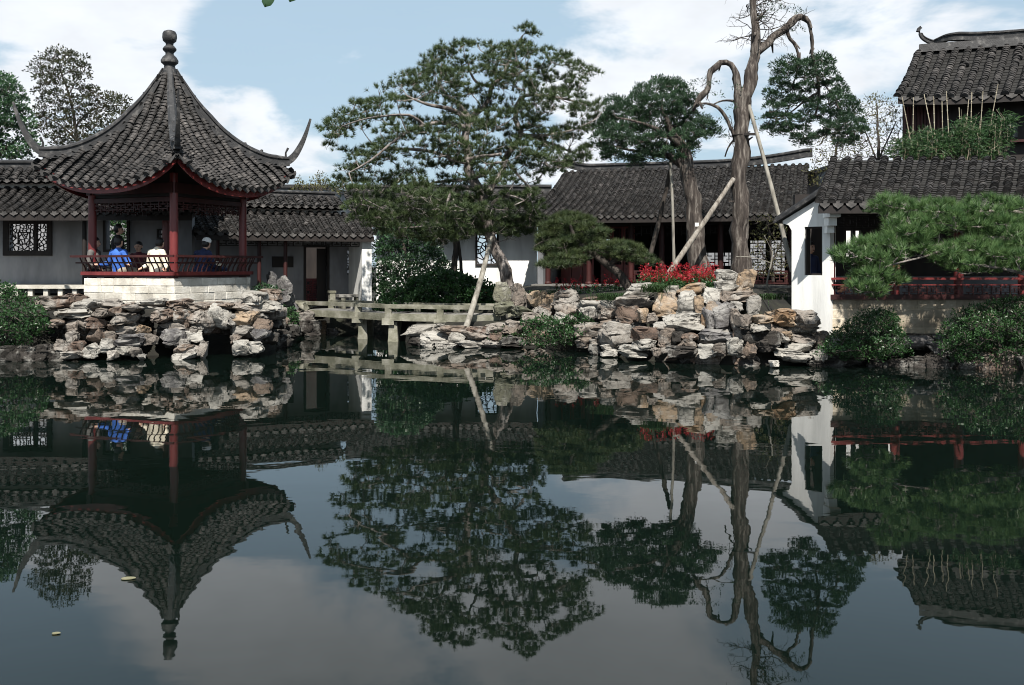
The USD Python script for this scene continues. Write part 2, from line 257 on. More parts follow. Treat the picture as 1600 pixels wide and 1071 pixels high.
class T:
    """a thing: an Xform at its base; its parts are children. Meshes are given in world coordinates."""
    def __init__(s, name, label, category=None, base=(0, 0, 0), group=None, kind=None):
        s.path = numbered('/World', name); s.base = A(base, float)
        x = UsdGeom.Xform.Define(stage, s.path); x.AddTranslateOp().Set(tuple(map(float, base))); s.prim = x.GetPrim(); put(s.prim, label, category, group, kind)
    def part(s, name, mesh, mat, smooth=False, parent=None, label=None, kind=None):
        mesh = mesh.mesh() if isinstance(mesh, MB) else mesh
        v, f = (mesh.vertices, mesh.faces) if hasattr(mesh, 'vertices') else mesh
        path = numbered(parent or s.path, name)
        m = usdkit.mesh(stage, path, (np.asarray(v) - s.base, f), MATS[mat], smooth=smooth); put(m.GetPrim(), label, None, None, kind)
        return path


def single(name, mesh, mat, label, category=None, kind=None, smooth=False, group=None):
    mesh = mesh.mesh() if isinstance(mesh, MB) else mesh
    m = usdkit.mesh(stage, numbered('/World', name), mesh, MATS[mat], smooth=smooth); put(m.GetPrim(), label, category, group, kind); return m


def resample(pts, step):
    pts = np.asarray(pts, float); d = np.r_[0, np.cumsum(np.linalg.norm(np.diff(pts[:, :3], axis=0), axis=1))]
    n = max(2, int(math.ceil(d[-1] / step)) + 1); t = np.linspace(0, d[-1], n)
    if len(pts) > 2: return np.stack([PchipInterpolator(d, pts[:, k])(t) for k in range(pts.shape[1])], 1)
    return np.stack([np.interp(t, d, pts[:, k]) for k in range(pts.shape[1])], 1)


def unit(v): v = np.asarray(v, float); return v / (np.linalg.norm(v, axis=-1, keepdims=True) + 1e-12)


# ------------------------------------------------------------------ tiled roofs
def cover_row(path, across, r, expo, rng, end_disc=True):
    """one row of overlapping curved cover tiles, from the eave (path[0]) to the ridge"""
    mb = MB(); q = resample(path, expo); n = len(q); t = unit(np.gradient(q, axis=0)); up = unit(np.cross(across, t)); up = up * np.sign(up[:, 2:3])
    th = np.linspace(0, np.pi, 7); K = len(th)
    for i in range(n - 1):
        a, b = q[i], q[i + 1] + (t[i] * expo * 0.4 if i < n - 2 else 0); j = rng.normal(0, 0.007, 2) * (3.0 if rng.random() < 0.03 else 1.0); jl = rng.normal(0, 0.012)
        lo = a + np.outer(np.cos(th), across) * (r * (1.04 + jl)) + np.outer(np.sin(th), up[i]) * (r * 1.0) + up[i] * (0.022 + j[0]) + across * j[1]
        hi = b + np.outer(np.cos(th), across) * (r * 0.9) + np.outer(np.sin(th), up[i]) * (r * 0.82) + up[i] * 0.004 + across * j[1]
        inn = a + t[i] * 0.004 + np.outer(np.cos(th), across) * (r * 0.75) + np.outer(np.sin(th), up[i]) * (r * 0.70) + up[i] * 0.002
        v = np.vstack([lo, hi, inn]); k = np.arange(K - 1)
        f = np.vstack([np.stack([k, k + 1, K + k + 1, K + k], 1), np.stack([k + 1, k, 2 * K + k, 2 * K + k + 1], 1)])
        mb.add(v, f)
        if i == 0:
            mb.add(np.vstack([inn, a + up[i] * 0.0]), np.stack([np.full(K - 1, K), k + 1, k], 1))
    return mb


def pan_row(mb, path, across, w, expo, rng):
    q = resample(path, expo * 1.4); n = len(q); t = unit(np.gradient(q, axis=0)); up = unit(np.cross(across, t)); up = up * np.sign(up[:, 2:3])
    o = A([-0.5, -0.25, 0.25, 0.5]) * w; d = A([0.012, -0.028, -0.028, 0.012])
    for i in range(n - 1):
        j = rng.normal(0, 0.004)
        lo = q[i] + np.outer(o, across) + np.outer(d + 0.016 + j, up[i]); hi = q[i + 1] + t[i] * 0.02 + np.outer(o, across) + np.outer(d, up[i]); dn = lo - up[i] * 0.03
        k = np.arange(3); mb.add(np.vstack([lo, hi, dn]), np.vstack([np.stack([k, k + 1, 4 + k + 1, 4 + k], 1), np.stack([k + 1, k, 8 + k, 8 + k + 1], 1)]))


def drip(p, across, out, w, h):
    """the fan-shaped drip tile that closes a pan row at the eave"""
    th = np.linspace(0, np.pi, 9); x = np.cos(th) * w / 2; y = -np.sin(th) ** 0.8 * h * 0.72
    y = y - h * 0.22 * np.exp(-(x / (w * 0.12)) ** 2)
    poly = Polygon(list(zip(x, y)) + [(-w / 2, 0.028), (0, 0.012), (w / 2, 0.028)])
    n = unit(A(out) + A([0, 0, 0.28])); ey = unit(np.cross(np.cross(n, A([0, 0, 1.0])), n))
    return MB().extrude(poly.buffer(0), A(p), across, ey, n, 0.018)


def roof_slope(t, E0, E1, R0, R1, pitch=0.22, r=0.07, expo=0.085, sag=0.0, seed=0, lift=(0, 0), drips=True, soffit='dark_wood', thick=0.10, drip_h=0.1, fascia='dark_wood'):
    """one tiled slope between the eave E0-E1 and the ridge R0-R1: pan tiles, each cover row, each drip tile, boards below"""
    rng = np.random.default_rng(seed); E0, E1, R0, R1 = map(lambda a: A(a, float), (E0, E1, R0, R1))
    L = np.linalg.norm(E1 - E0); n = max(2, int(round(L / pitch))); across = unit(E1 - E0); s = np.linspace(0, 1, 14)
    def line(u):
        e = E0 + (E1 - E0) * u; rr = R0 + (R1 - R0) * u; e = e + A([0, 0, lift[0] * max(0, 1 - u / 0.25) ** 2 + lift[1] * max(0, 1 - (1 - u) / 0.25) ** 2])
        p = e + (rr - e) * s[:, None]; p[:, 2] -= sag * np.sin(np.pi * s) * (1 - 0.3 * s); return p
    pans = MB()
    for k in range(n):
        pan_row(pans, line((k + 0.5) / n), across, L / n * 1.02, expo, rng)
    t.part('pan_tiles', pans, 'pan_tile', kind='stuff')
    for k in range(n + 1):
        ln = line(k / n) + A([0, 0, 0.008]); ln[0] += (ln[0] - ln[1]) / np.linalg.norm(ln[0] - ln[1]) * 0.045
        t.part('tile_row', cover_row(ln, across, r, expo, rng), across_mat(rng), smooth=False)
    if drips:
        for k in range(n):
            p = line((k + 0.5) / n); out = -unit(p[1] - p[0]); out[2] = 0; out = unit(out)
            t.part('drip_tile', drip(p[0] + A([0, 0, 0.0]) + out * 0.012, across * np.sign(np.cross(across, out)[2] or 1) * 1.0, out, L / n * rng.uniform(0.80, 0.92), drip_h * rng.uniform(0.85, 1.1)), 'drip_clay')
    low = MB(); us = np.linspace(0, 1, 13); g = A([line(u) for u in us]); g[:, :, 2] -= 0.05; g2 = g.copy(); g2[:, :, 2] -= thick; m, q = len(us), len(s)
    for gg, flip in ((g, 0), (g2, 1)):
        i, j = np.meshgrid(np.arange(m - 1), np.arange(q - 1), indexing='ij'); f = np.stack([i * q + j, (i + 1) * q + j, (i + 1) * q + j + 1, i * q + j + 1], -1).reshape(-1, 4); low.add(gg.reshape(-1, 3), f)
    for idx in (0, m - 1):
        v = np.vstack([g[idx], g2[idx]]); k = np.arange(q - 1); low.add(v, np.stack([k, k + 1, q + k + 1, q + k], 1))
    t.part('roof_boards', low, soffit)
    if fascia:
        e = g2[:, 0]; mb = MB()
        for i in range(m - 1): mb.beam(e[i] + A([0, 0, 0.035]), e[i + 1] + A([0, 0, 0.035]), 0.03, 0.13, ext=0.002)
        t.part('eave_board', mb, fascia)
    return line


def across_mat(rng): return 'tile'


RIDGE = [(-0.10, -0.04), (0.10, -0.04), (0.10, 0.05), (0.075, 0.06), (0.075, 0.15), (0.115, 0.16), (0.115, 0.20), (0.06, 0.235), (-0.06, 0.235), (-0.115, 0.20), (-0.115, 0.16), (-0.075, 0.15), (-0.075, 0.06), (-0.10, 0.05)]


def panel(mb, p0, p1, z0, z1, th, holes=(), top=None):
    """an upright wall from p0 to p1 (x, y) with holes [(x0, z0, x1, z1)] cut through; x is measured from p0"""
    p0, p1 = A(p0, float), A(p1, float); L = np.linalg.norm(p1 - p0); d = (p1 - p0) / L
    poly = sbox(0, z0, L, z1) if top is None else Polygon([(0, z0), (L, z0)] + [(x, z) for x, z in top[::-1]])
    for h in holes: poly = poly.difference(sbox(*h) if len(h) == 4 and np.ndim(h[0]) == 0 else Polygon(h))
    ex = A([d[0], d[1], 0]); en = A([-d[1], d[0], 0])
    return mb.extrude(poly, A([p0[0], p0[1], 0]), ex, A([0, 0, 1.0]), en, th)


def fret(w, h, pitch, bw, kind='fret', seed=0):
    """the bars of a Chinese lattice in a w by h opening, as one flat shape"""
    from shapely.ops import unary_union
    rng = np.random.default_rng(seed); bars = []
    def seg(x0, y0, x1, y1): bars.append(Polygon([(x0 - bw / 2, y0 - bw / 2), (x1 + bw / 2, y0 - bw / 2), (x1 + bw / 2, y1 + bw / 2), (x0 - bw / 2, y1 + bw / 2)]))
    if kind == 'fret':
        nx, ny = max(2, round(w / pitch)), max(1, round(h / pitch)); cx, cy = w / nx, h / ny
        for i in range(nx):
            for j in range(ny):
                x, y = i * cx, j * cy; k = (i + 2 * j) % 4
                if k == 0: seg(x, y + cy / 2, x + cx, y + cy / 2); seg(x + cx / 2, y, x + cx / 2, y + cy / 2)
                elif k == 1: seg(x + cx / 2, y, x + cx / 2, y + cy); seg(x, y + cy / 2, x + cx / 2, y + cy / 2)
                elif k == 2: seg(x, y + cy / 2, x + cx, y + cy / 2); seg(x + cx / 2, y + cy / 2, x + cx / 2, y + cy)
                else: seg(x + cx / 2, y, x + cx / 2, y + cy); seg(x + cx / 2, y + cy / 2, x + cx, y + cy / 2)
                if j and k in (1, 3): seg(x, y, x + cx, y)
    elif kind == 'grid':
        nx, ny = max(1, round(w / pitch)), max(1, round(h / pitch))
        for i in range(1, nx): seg(i * w / nx, 0, i * w / nx, h)
        for j in range(1, ny): seg(0, j * h / ny, w, j * h / ny)
    else:
        from scipy.spatial import Voronoi
        from shapely.geometry import LineString
        pts = rng.uniform(-0.2, 1.2, (int(1.96 * w * h / pitch ** 2), 2)) * [w, h]; vo = Voronoi(pts)
        for a, b in vo.ridge_vertices:
            if a >= 0 and b >= 0:
                l = LineString([vo.vertices[a], vo.vertices[b]]).intersection(sbox(0, 0, w, h))
                if not l.is_empty: bars.append(l.buffer(bw / 2, cap_style=2))
    return unary_union(bars).intersection(sbox(0, 0, w, h))


def frame(w, h, b): return sbox(0, 0, w, h).difference(sbox(b, b, w - b, h - b))


# ------------------------------------------------------------------ stones
ICO = {k: trimesh.creation.icosphere(k, 1.0) for k in (2, 3)}


def stone(c, size, seed, layered=0.0, sub=3):
    rng = np.random.default_rng(seed); p = ICO[sub].vertices.copy(); p = np.sign(p) * np.abs(p) ** 0.5
    for _ in range(10):
        n = unit(rng.normal(size=3) * [1, 1, 0.8]); d = rng.uniform(0.62, 0.98); p -= np.maximum(0, p @ n - d)[:, None] * n
    q = p * A([1, 1, 1]) + seed * 3.7
    p *= (1 + 0.42 * (meshkit.fbm(q * 1.4, 4, seed) - 0.5) - 0.20 * np.clip(0.22 - np.abs(2 * meshkit.noise(q * 2.3, seed + 5) - 1), 0, 1) / 0.22 + 0.07 * (np.abs(2 * meshkit.noise(q * 4.1, seed + 9) - 1) - 0.5))[:, None]
    if layered: p[:, :2] *= (1 + layered * (meshkit.noise(np.stack([p[:, 0] * 0.5, p[:, 1] * 0.5, p[:, 2] * 5 + seed], -1), seed) - 0.5))[:, None]
    p /= np.abs(p).max(0); a = rng.uniform(-0.25, 0.25); ca, sa = math.cos(a), math.sin(a)
    tilt = rng.normal(0, 0.06); v = p * A(size) / 2; v = v @ A([[math.cos(tilt), 0, math.sin(tilt)], [0, 1, 0], [-math.sin(tilt), 0, math.cos(tilt)]]); v = v @ A([[ca, sa, 0], [-sa, ca, 0], [0, 0, 1]])
    return v + A(c), ICO[sub].faces


# the water's edge: photograph column -> distance (from the row where the water begins)
SH = A([(-400, 16.5), (0, 16.7), (90, 16.9), (200, 16.9), (330, 17.4), (415, 17.4), (438, 19.0), (455, 22.0), (520, 23.9), (600, 23.6), (640, 20.2), (700, 19.6), (790, 19.4), (860, 19.2), (935, 18.0), (1000, 16.6), (1060, 16.2), (1170, 15.7), (1230, 15.9), (1300, 16.2), (1430, 15.9), (1600, 15.5), (2000, 15.0)])
def shore(px): return np.interp(px, SH[:, 0], SH[:, 1])


def px_stone(t, zoom, rect, mat, k=0.9, seed=0, Yoff=0.0, layered=0.15, name='stone', depth=None, grow=1.22):
    """a stone at a place read off the photograph; the rock face leans back k metres for each metre of height"""
    ox, oy, sc = zoom; x0, y0, x1, y1 = (ox + rect[0] / sc, oy + rect[1] / sc, ox + rect[2] / sc, oy + rect[3] / sc)
    px, Y = (x0 + x1) / 2, shore((x0 + x1) / 2)
    for _ in range(6): Y = shore(px) + k * max(0.0, PZ((y0 + y1) / 2, Y)) + Yoff
    w = (x1 - x0) / F * Y * grow; h = (y1 - y0) / F * Y * grow; d = depth or min(0.75, max(0.25, 0.8 * w))
    c = P(px, (y0 + y1) / 2, Y); c[1] += d / 2 - 0.1
    if c[2] > 0.62 and k < 1: d += 0.25; c[1] -= 0.14      # the topmost slabs overhang
    t.part(name, stone(c, (w, d, h), seed, layered), mat, smooth=42)

# ------------------------------------------------------------------ ground and water
def land(X, Y):
    Yc = np.maximum(Y, 6.0); px = np.clip(X / Yc * F + 800, -400, 2000); d = Y - shore(px)
    top = np.interp(px, [-400, 395, 440, 630, 690, 800, 850, 985, 1185, 1215, 1300, 2000], [0.80, 0.80, 0.42, 0.42, 0.44, 0.5, 0.95, 1.12, 1.12, 0.5, 0.47, 0.47])
    back = np.clip((Y - 21.5) / 2.0, 0, 1)
    far = np.interp(px, [-400, 300, 420, 600, 830, 2000], [1.05, 1.05, 0.46, 0.46, 1.08, 1.08]); far = np.where(px > 1240, 0.5, far)
    top = top * (1 - back) + far * back
    k = np.interp(px, [-400, 400, 600, 780, 860, 1180, 1240, 2000], [0.9, 0.9, 0.9, 0.8, 1.3, 1.3, 0.7, 0.7])
    z = np.clip((d - np.interp(px, [-400, 60, 100, 430, 450, 2000], [0.5, 0.5, 0.95, 0.95, 0.5, 0.5])) / k, -1.3, None)
    z = np.minimum(z, top) + 0.03 * (meshkit.fbm(np.stack([X * 1.7, Y * 1.7, 0 * X], -1), 3, 3) - 0.5) * (z > 0.2)
    side = np.clip((np.abs(X) - 15) * 0.8, -1.3, 0.5); z = np.where(Y < 15.5, side, z)
    near = np.clip((1.6 - Y) * 0.5, -1.3, 0.1); return np.maximum(z, near)


gx = np.unique(np.r_[-400, -200, -100, -60, -40, -30, -24, np.linspace(-20, 20, 190), 24, 30, 40, 60, 100, 200, 400])
gy = np.unique(np.r_[-300, -100, -40, -15, -6, -3, np.linspace(-1, 4, 16), np.linspace(5, 14, 10), np.linspace(14.4, 27, 100), 28, 30, 34, 40, 50, 70, 110, 200, 400, 700])
GX, GY = np.meshgrid(gx, gy, indexing='ij'); GZ = land(GX, GY); m_, n_ = GX.shape
ii, jj = np.meshgrid(np.arange(m_ - 1), np.arange(n_ - 1), indexing='ij'); gf = np.stack([ii * n_ + jj, (ii + 1) * n_ + jj, (ii + 1) * n_ + jj + 1, ii * n_ + jj + 1], -1).reshape(-1, 4)
single('ground', MB().add(np.stack([GX, GY, GZ], -1).reshape(-1, 3), gf), 'soil', 'dark garden soil of the banks round the pond', kind='structure', smooth=True)
single('water', MB().add([(-30, -4, 0), (30, -4, 0), (30, 27, 0), (-30, 27, 0)], [[0, 1, 2, 3]]), 'water', 'still dark green pond mirroring the pavilion, trees and sky', kind='structure')


def on_line(p0, d, px):
    """distance along the line p0 + t d at which it crosses the sight line of a photograph column"""
    k = (px - 800) / F; return (k * p0[1] - p0[0]) / (d[0] - k * d[1])


def blocks(t, p0, p1, z0, z1, rows, width, mat, seed, proud=0.006, parent=None):
    """a face of dressed stone blocks, each a part, with recessed joints"""
    rng = np.random.default_rng(seed); p0, p1 = A(p0, float), A(p1, float); L = np.linalg.norm(p1 - p0); d = (p1 - p0) / L; out = A([d[1], -d[0]])
    hs = np.linspace(z0, z1, rows + 1)
    for i in range(rows):
        x = 0.0
        while x < L - 1e-6:
            w = width * rng.uniform(0.75, 1.35); x1 = min(L, x + w)
            if L - x1 < 0.2 * width: x1 = L
            a = p0 + d * (x + 0.004); b = p0 + d * (x1 - 0.004); q = proud + rng.uniform(-0.006, 0.008)
            mb = MB(); v = []
            for (pt, e) in ((a, 1), (b, -1)):
                for (zz, ez) in ((hs[i] + 0.004, 1), (hs[i + 1] - 0.004, -1)):
                    v.append([*pt, zz]); o = pt + out * q + d * e * 0.008; v.append([*o, zz + ez * 0.006])
            mb.add(v, [[0, 1, 3, 2], [4, 6, 7, 5], [0, 4, 5, 1], [2, 3, 7, 6], [1, 5, 7, 3], [0, 2, 6, 4]])
            t.part('stone_block', mb, mat); x = x1


# ------------------------------------------------------------------ the pavilion
PC = A([-7.22, 21.0]); v_ = unit(PC); PHI = math.atan2(-v_[1], -v_[0]) + math.radians(3.0)
pav = T('pavilion', 'open square waterside pavilion with soaring tiled pyramid roof and red columns', 'pavilion', (*PC, 1.39))
C3 = A([*PC, 0.0])


def cdir(k): a = PHI + k * math.pi / 2; return A([math.cos(a), math.sin(a), 0])
def fdir(k): a = PHI + math.pi / 4 + k * math.pi / 2; return A([math.cos(a), math.sin(a), 0])


PD, LIFT = 1.86, 0.50
zm = PchipInterpolator([0.06, 0.11, 0.35, 0.64, 1.07, 1.43, 1.69, 1.86], [5.80, 5.62, 4.98, 4.44, 3.90, 3.57, 3.37, 3.22])
def surf(d, u): return zm(d) + LIFT * np.clip(np.abs(u) / np.maximum(d, 1e-6), 0, 1) ** 2.6 * (d / PD) ** 2.2
def roofpt(k, d, u, dz=0.0):
    n = fdir(k); t = A([-n[1], n[0], 0]); d, u = np.broadcast_arrays(np.asarray(d, float), np.asarray(u, float))
    return C3 + d[..., None] * n + u[..., None] * t + (surf(d, u) + dz)[..., None] * A([0, 0, 1.0])


rng = np.random.default_rng(5); NR = 16; pitch = 2 * PD / NR
for k in range(4):
    n = fdir(k); tt = A([-n[1], n[0], 0]); pans = MB()
    for i in range(NR):
        u = -PD + (i + 0.5) * pitch; d = np.linspace(PD, max(abs(u) * 0.98, 0.09), 16)
        if d[0] - d[-1] > 0.08: pan_row(pans, roofpt(k, d, u), tt, pitch * 1.03, 0.075, rng)
    pans_path = pav.part('pan_tiles', pans, 'pan_tile', kind='stuff')
    for i in range(1, NR):
        u = -PD + i * pitch; d = np.linspace(PD + 0.045, max(abs(u) + 0.02, 0.10), 18)
        if d[0] - d[-1] > 0.12: pav.part('tile_row', cover_row(roofpt(k, d, u, 0.012), tt, 0.068, 0.075, rng), 'tile')
    for i in range(NR):
        u = -PD + (i + 0.5) * pitch; p = roofpt(k, PD + 0.015, u)
        p2 = roofpt(k, PD + 0.015, u + 0.05 * np.sign(-u)); ac = unit(p2 - p) * np.sign(-u)
        pav.part('drip_tile', drip(p, ac, n, pitch * rng.uniform(0.86, 0.95), 0.105 * rng.uniform(0.9, 1.1)), 'drip_clay')
    us = np.linspace(-PD + 0.10, PD - 0.10, 41)
    top, bot = roofpt(k, PD - 0.07, us, -0.035), roofpt(k, PD - 0.07, us, -0.035)
    bot[:, 2] -= 0.12 + 0.10 * (1 - (us / PD) ** 2)
    fas = MB(); vv = np.vstack([top, bot, top - n * 0.03, bot - n * 0.03]); q = len(us); j = np.arange(q - 1)
    for a, b in ((0, q), (2 * q, 3 * q), (q, 3 * q), (0, 2 * q)): fas.add(vv, np.stack([a + j, a + j + 1, b + j + 1, b + j], 1))
    pav.part('fascia_board', fas, 'red_lacquer')
    sof = MB(); ds = np.linspace(PD - 0.08, 0.1, 10); G = A([roofpt(k, d, np.linspace(-d, d, 15), -0.11 - 0.09 * d / PD) for d in ds]); i, j = np.meshgrid(np.arange(9), np.arange(14), indexing='ij')
    sof.add(G.reshape(-1, 3), np.stack([i * 15 + j, i * 15 + j + 1, (i + 1) * 15 + j + 1, (i + 1) * 15 + j], -1).reshape(-1, 4)); pav.part('roof_boards', sof, 'dark_wood')
    # hip ridge with its upswept horn
    c = cdir(k); r = np.linspace(0.10, 2.50, 40); zz = surf(r / math.sqrt(2), r / math.sqrt(2)); path = C3 + r[:, None] * c + zz[:, None] * A([0, 0, 1.0])
    lift_r = np.clip((r - 1.9) / 0.6, 0, 1) ** 2 * 0.10; path[:, 2] += lift_r
    rp_ = pav.part('hip_ridge', MB().sweep(path, RIDGE, scale=np.stack([np.interp(r, [0.1, 0.5, 2.2, 2.5], [0.42, 0.72, 0.80, 0.6]), np.interp(r, [0.1, 0.25, 0.7, 2.2, 2.5], [0.25, 0.5, 0.9, 0.92, 0.7])], 1)), 'ridge_tile')
    hr = A([2.38, 2.50, 2.62, 2.73, 2.83, 2.91, 2.97]); z0 = path[-1, 2]; hz = A([z0 + 0.02, z0 + 0.07, z0 + 0.18, z0 + 0.36, z0 + 0.58, z0 + 0.82, z0 + 1.04]) + rng.uniform(-0.02, 0.02)
    hp = resample(np.stack([C3[0] + hr * c[0], C3[1] + hr * c[1], hz], 1), 0.03); m = len(hp)
    pav.part('horn', MB().sweep(hp, [(-0.05, -0.05), (0.05, -0.05), (0.05, 0.09), (0, 0.115), (-0.05, 0.09)], scale=np.linspace(1.1, 0.28, m)[:, None], up=tuple(-c + A([0, 0, 0.6]))), 'ridge_tile', parent=rp_)
    if k in (0, 3, 1):
        b = C3 + 2.42 * c + A([0, 0, z0 + 0.14]); pav.part('ridge_ornament', MB().tube([b, b + A([0, 0, 0.12]), b + A([0, 0, 0.22]) + c * 0.05], [0.03, 0.022, 0.03], 6), 'ridge_tile', parent=rp_)
    o = MB()
    for s_ in np.linspace(0.5, 1.9, 5):
        q_ = C3 + s_ * c + A([0, 0, float(surf(s_ / 1.4142, s_ / 1.4142)) + 0.24]); o.ball(q_, 0.035, 1)
    pav.part('ridge_studs', o, 'ridge_tile', parent=rp_)
fin = [(0.0, 5.62), (0.155, 5.64), (0.15, 5.74), (0.115, 5.80), (0.11, 5.84), (0.175, 5.90), (0.18, 5.95), (0.14, 6.02), (0.085, 6.07), (0.085, 6.11), (0.135, 6.16), (0.14, 6.20), (0.11, 6.24), (0.075, 6.27), (0.08, 6.31), (0.135, 6.36), (0.15, 6.43), (0.145, 6.51), (0.12, 6.56), (0.06, 6.585), (0.0, 6.59)]
pav.part('finial', MB().lathe(fin, (*PC, 0), 18), 'ridge_tile', smooth=40)
AB = 1.66; cor = [C3 + AB * cdir(k) for k in range(4)]
core = MB(); inn = [C3 + (AB - 0.01) * cdir(k) for k in range(4)]
core.add([p + A([0, 0, z]) for z in (0.55, 1.37) for p in inn], [[0, 3, 2, 1], [4, 5, 6, 7], [0, 1, 5, 4], [1, 2, 6, 5], [2, 3, 7, 6], [3, 0, 4, 7]])
plinth = pav.part('plinth', core, 'ashlar')
for a, b, sd in ((3, 0, 1), (0, 1, 2)): blocks(pav, cor[a][:2], cor[b][:2], 0.62, 1.375, 5, 0.42, 'ashlar', sd)
ACOL = 1.50
for k in range(4):
    p = C3 + ACOL * cdir(k); prof = [(0.0, 0.93), (0.10, 0.93), (0.10, 1.0), (0.082, 1.04), (0.083, 2.2), (0.078, 3.45)]
    pav.part('column', MB().lathe(prof, (*p[:2], 0), 16), 'red_lacquer', smooth=40)
    q = C3 + ACOL * cdir(k + 1)
    pav.part('tie_beam', MB().beam(p + A([0, 0, 3.16]), q + A([0, 0, 3.16]), 0.10, 0.20, ext=0.12), 'dark_red_wood')
    pav.part('tie_beam', MB().beam(p + A([0, 0, 2.94]), q + A([0, 0, 2.94]), 0.07, 0.09), 'dark_red_wood')
    d_ = unit(q - p); L = np.linalg.norm(q - p); dm = ACOL / math.sqrt(2); ub_ = np.linspace(-dm + 0.03, dm - 0.03, 17); zt = surf(np.full(17, dm), ub_) - 0.13
    pav.part('frieze_board', MB().extrude(Polygon([(0.03, 3.0), (L - 0.03, 3.0)] + list(zip((ub_ + dm)[::-1], zt[::-1]))), p + A([0, 0, 0.0]), d_, A([0, 0, 1.0]), -unit(A([d_[1], -d_[0], 0])), 0.04), 'dark_wood'); fz = MB().extrude(fret(L - 0.18, 0.18, 0.11, 0.022), p + d_ * 0.09 + A([0, 0, 2.71]), d_, A([0, 0, 1.0]), unit(A([d_[1], -d_[0], 0])), 0.025)
    pav.part('hanging_lattice', fz, 'dark_red_wood')
# bench and leaning rail on the four sides (the far left one stays open as the way in)
for k in (3, 0, 1):
    a, b = C3 + (AB - 0.02) * cdir(k), C3 + (AB - 0.02) * cdir(k + 1); d_ = unit(b - a); out = A([d_[1], -d_[0], 0]); L = np.linalg.norm(b - a)
    z0 = 1.392; pav.part('bench_board', MB().beam(a + A([0, 0, z0 + 0.02]) - out * 0.16, b + A([0, 0, z0 + 0.02]) - out * 0.16, 0.36, 0.045), 'dark_red_wood')
    pav.part('rail_foot', MB().beam(a + A([0, 0, z0 + 0.075]) + out * 0.03, b + A([0, 0, z0 + 0.075]) + out * 0.03, 0.06, 0.07, ext=0.06), 'red_lacquer')
    lean = out * 0.17; e = 0.17
    pav.part('top_rail', MB().beam(a + A([0, 0, z0 + 0.42]) + out * 0.04 + lean, b + A([0, 0, z0 + 0.42]) + out * 0.04 + lean, 0.05, 0.045, ext=e), 'dark_red_wood')
    pav.part('mid_rail', MB().beam(a + A([0, 0, z0 + 0.29]) + out * 0.03 + lean * 0.62, b + A([0, 0, z0 + 0.29]) + out * 0.03 + lean * 0.62, 0.03, 0.03, ext=e * 0.6), 'dark_red_wood')
    for s_ in np.linspace(0.06, L - 0.06, 17):
        p = a + d_ * s_ + out * 0.03; pts = resample([p + A([0, 0, z0 + 0.10]), p + A([0, 0, z0 + 0.2]) + lean * 0.30 - out * 0.02, p + A([0, 0, z0 + 0.30]) + lean * 0.62, p + A([0, 0, z0 + 0.42]) + lean], 0.06)
        pav.part('baluster', MB().tube(pts, 0.0145, 5), 'dark_red_wood')

# ------------------------------------------------------------------ the wall and roofed walk on the left
lw = T('left_walk', 'grey plastered garden wall with tiled lean-to roof left of the pavilion', 'garden wall', (-10.8, 22.6, 1.15))
WX0, WX1 = PXX(-110, 22.0), -7.05; ZE = 2.80  # roof carried on behind the pavilion, added to keep sun off the wall
roof_slope(lw, (WX0, 21.95, ZE), (WX1, 21.95, ZE), (WX0, 23.22, 3.42), (WX1, 23.22, 3.42), pitch=0.225, r=0.066, expo=0.08, seed=11, sag=0.05, drip_h=0.10)
roof_slope(lw, (WX0, 22.98, 3.60), (WX1, 22.98, 3.60), (WX0, 23.40, 3.90), (WX1, 23.40, 3.90), pitch=0.225, r=0.066, expo=0.08, seed=12, drip_h=0.08, fascia=None, thick=0.04)
lw.part('ridge', MB().sweep([(x, 23.46, 3.88) for x in np.linspace(WX0, WX1 + 0.1, 6)], RIDGE), 'ridge_tile')
YW = 23.3; xo = PXX(-110, YW)
def lx(px): return PXX(px, YW) - xo
holes = [(lx(14), PZ(392, YW), lx(74), PZ(350, YW)), (lx(166), PZ(390, YW), lx(199), PZ(342, YW)), (lx(248), PZ(388, YW), lx(264), PZ(360, YW))]
wl = lw.part('wall', panel(MB(), (xo, YW), (PXX(146, YW), YW), 1.1, 3.70, 0.2, holes[:1]), 'old_shade_plaster')
lw.part('wall', panel(MB(), (PXX(146, YW) + 0.004, YW), (PXX(300, YW), YW), 1.0, 3.05, 0.2, [(h[0] - lx(146), h[1], h[2] - lx(146), h[3]) for h in holes[1:]]), 'old_shade_plaster')
lw.part('white_band', MB().box((WX0, 23.20, 3.44), (WX1, 23.29, 3.60)), 'plaster')
def lattice_window(t, x0, z0, x1, z1, Y, kind, pitch, bw, fb, mat='dark_wood', seed=0, name='window', bars=True):
    p = t.part(name, MB().extrude(frame(x1 - x0 + 2 * fb, z1 - z0 + 2 * fb, fb), (x0 - fb, Y, z0 - fb), A([1.0, 0, 0]), A([0, 0, 1.0]), A([0, -1.0, 0]), 0.05), mat)
    if bars: t.part('lattice', MB().extrude(fret(x1 - x0, z1 - z0, pitch, bw, kind, seed), (x0, Y + 0.07, z0), A([1.0, 0, 0]), A([0, 0, 1.0]), A([0, -1.0, 0]), 0.03), mat, parent=p)
    return p
x0, z0, x1, z1 = PXX(14, YW), PZ(392, YW), PXX(74, YW), PZ(350, YW); p = lattice_window(lw, x0, z0, x1, z1, YW, 'ice', 0.085, 0.017, 0.12, seed=3)
lw.part('mullion', MB().box((PXX(53, YW), YW - 0.03, z0), (PXX(58, YW), YW + 0.06, z1)), 'dark_wood', parent=p)
lw.part('inner_frame', MB().extrude(frame(0.30, 0.30, 0.025), (PXX(27, YW), YW + 0.03, z0 + 0.14), A([1.0, 0, 0]), A([0, 0, 1.0]), A([0, -1.0, 0]), 0.03), 'dark_wood', parent=p)
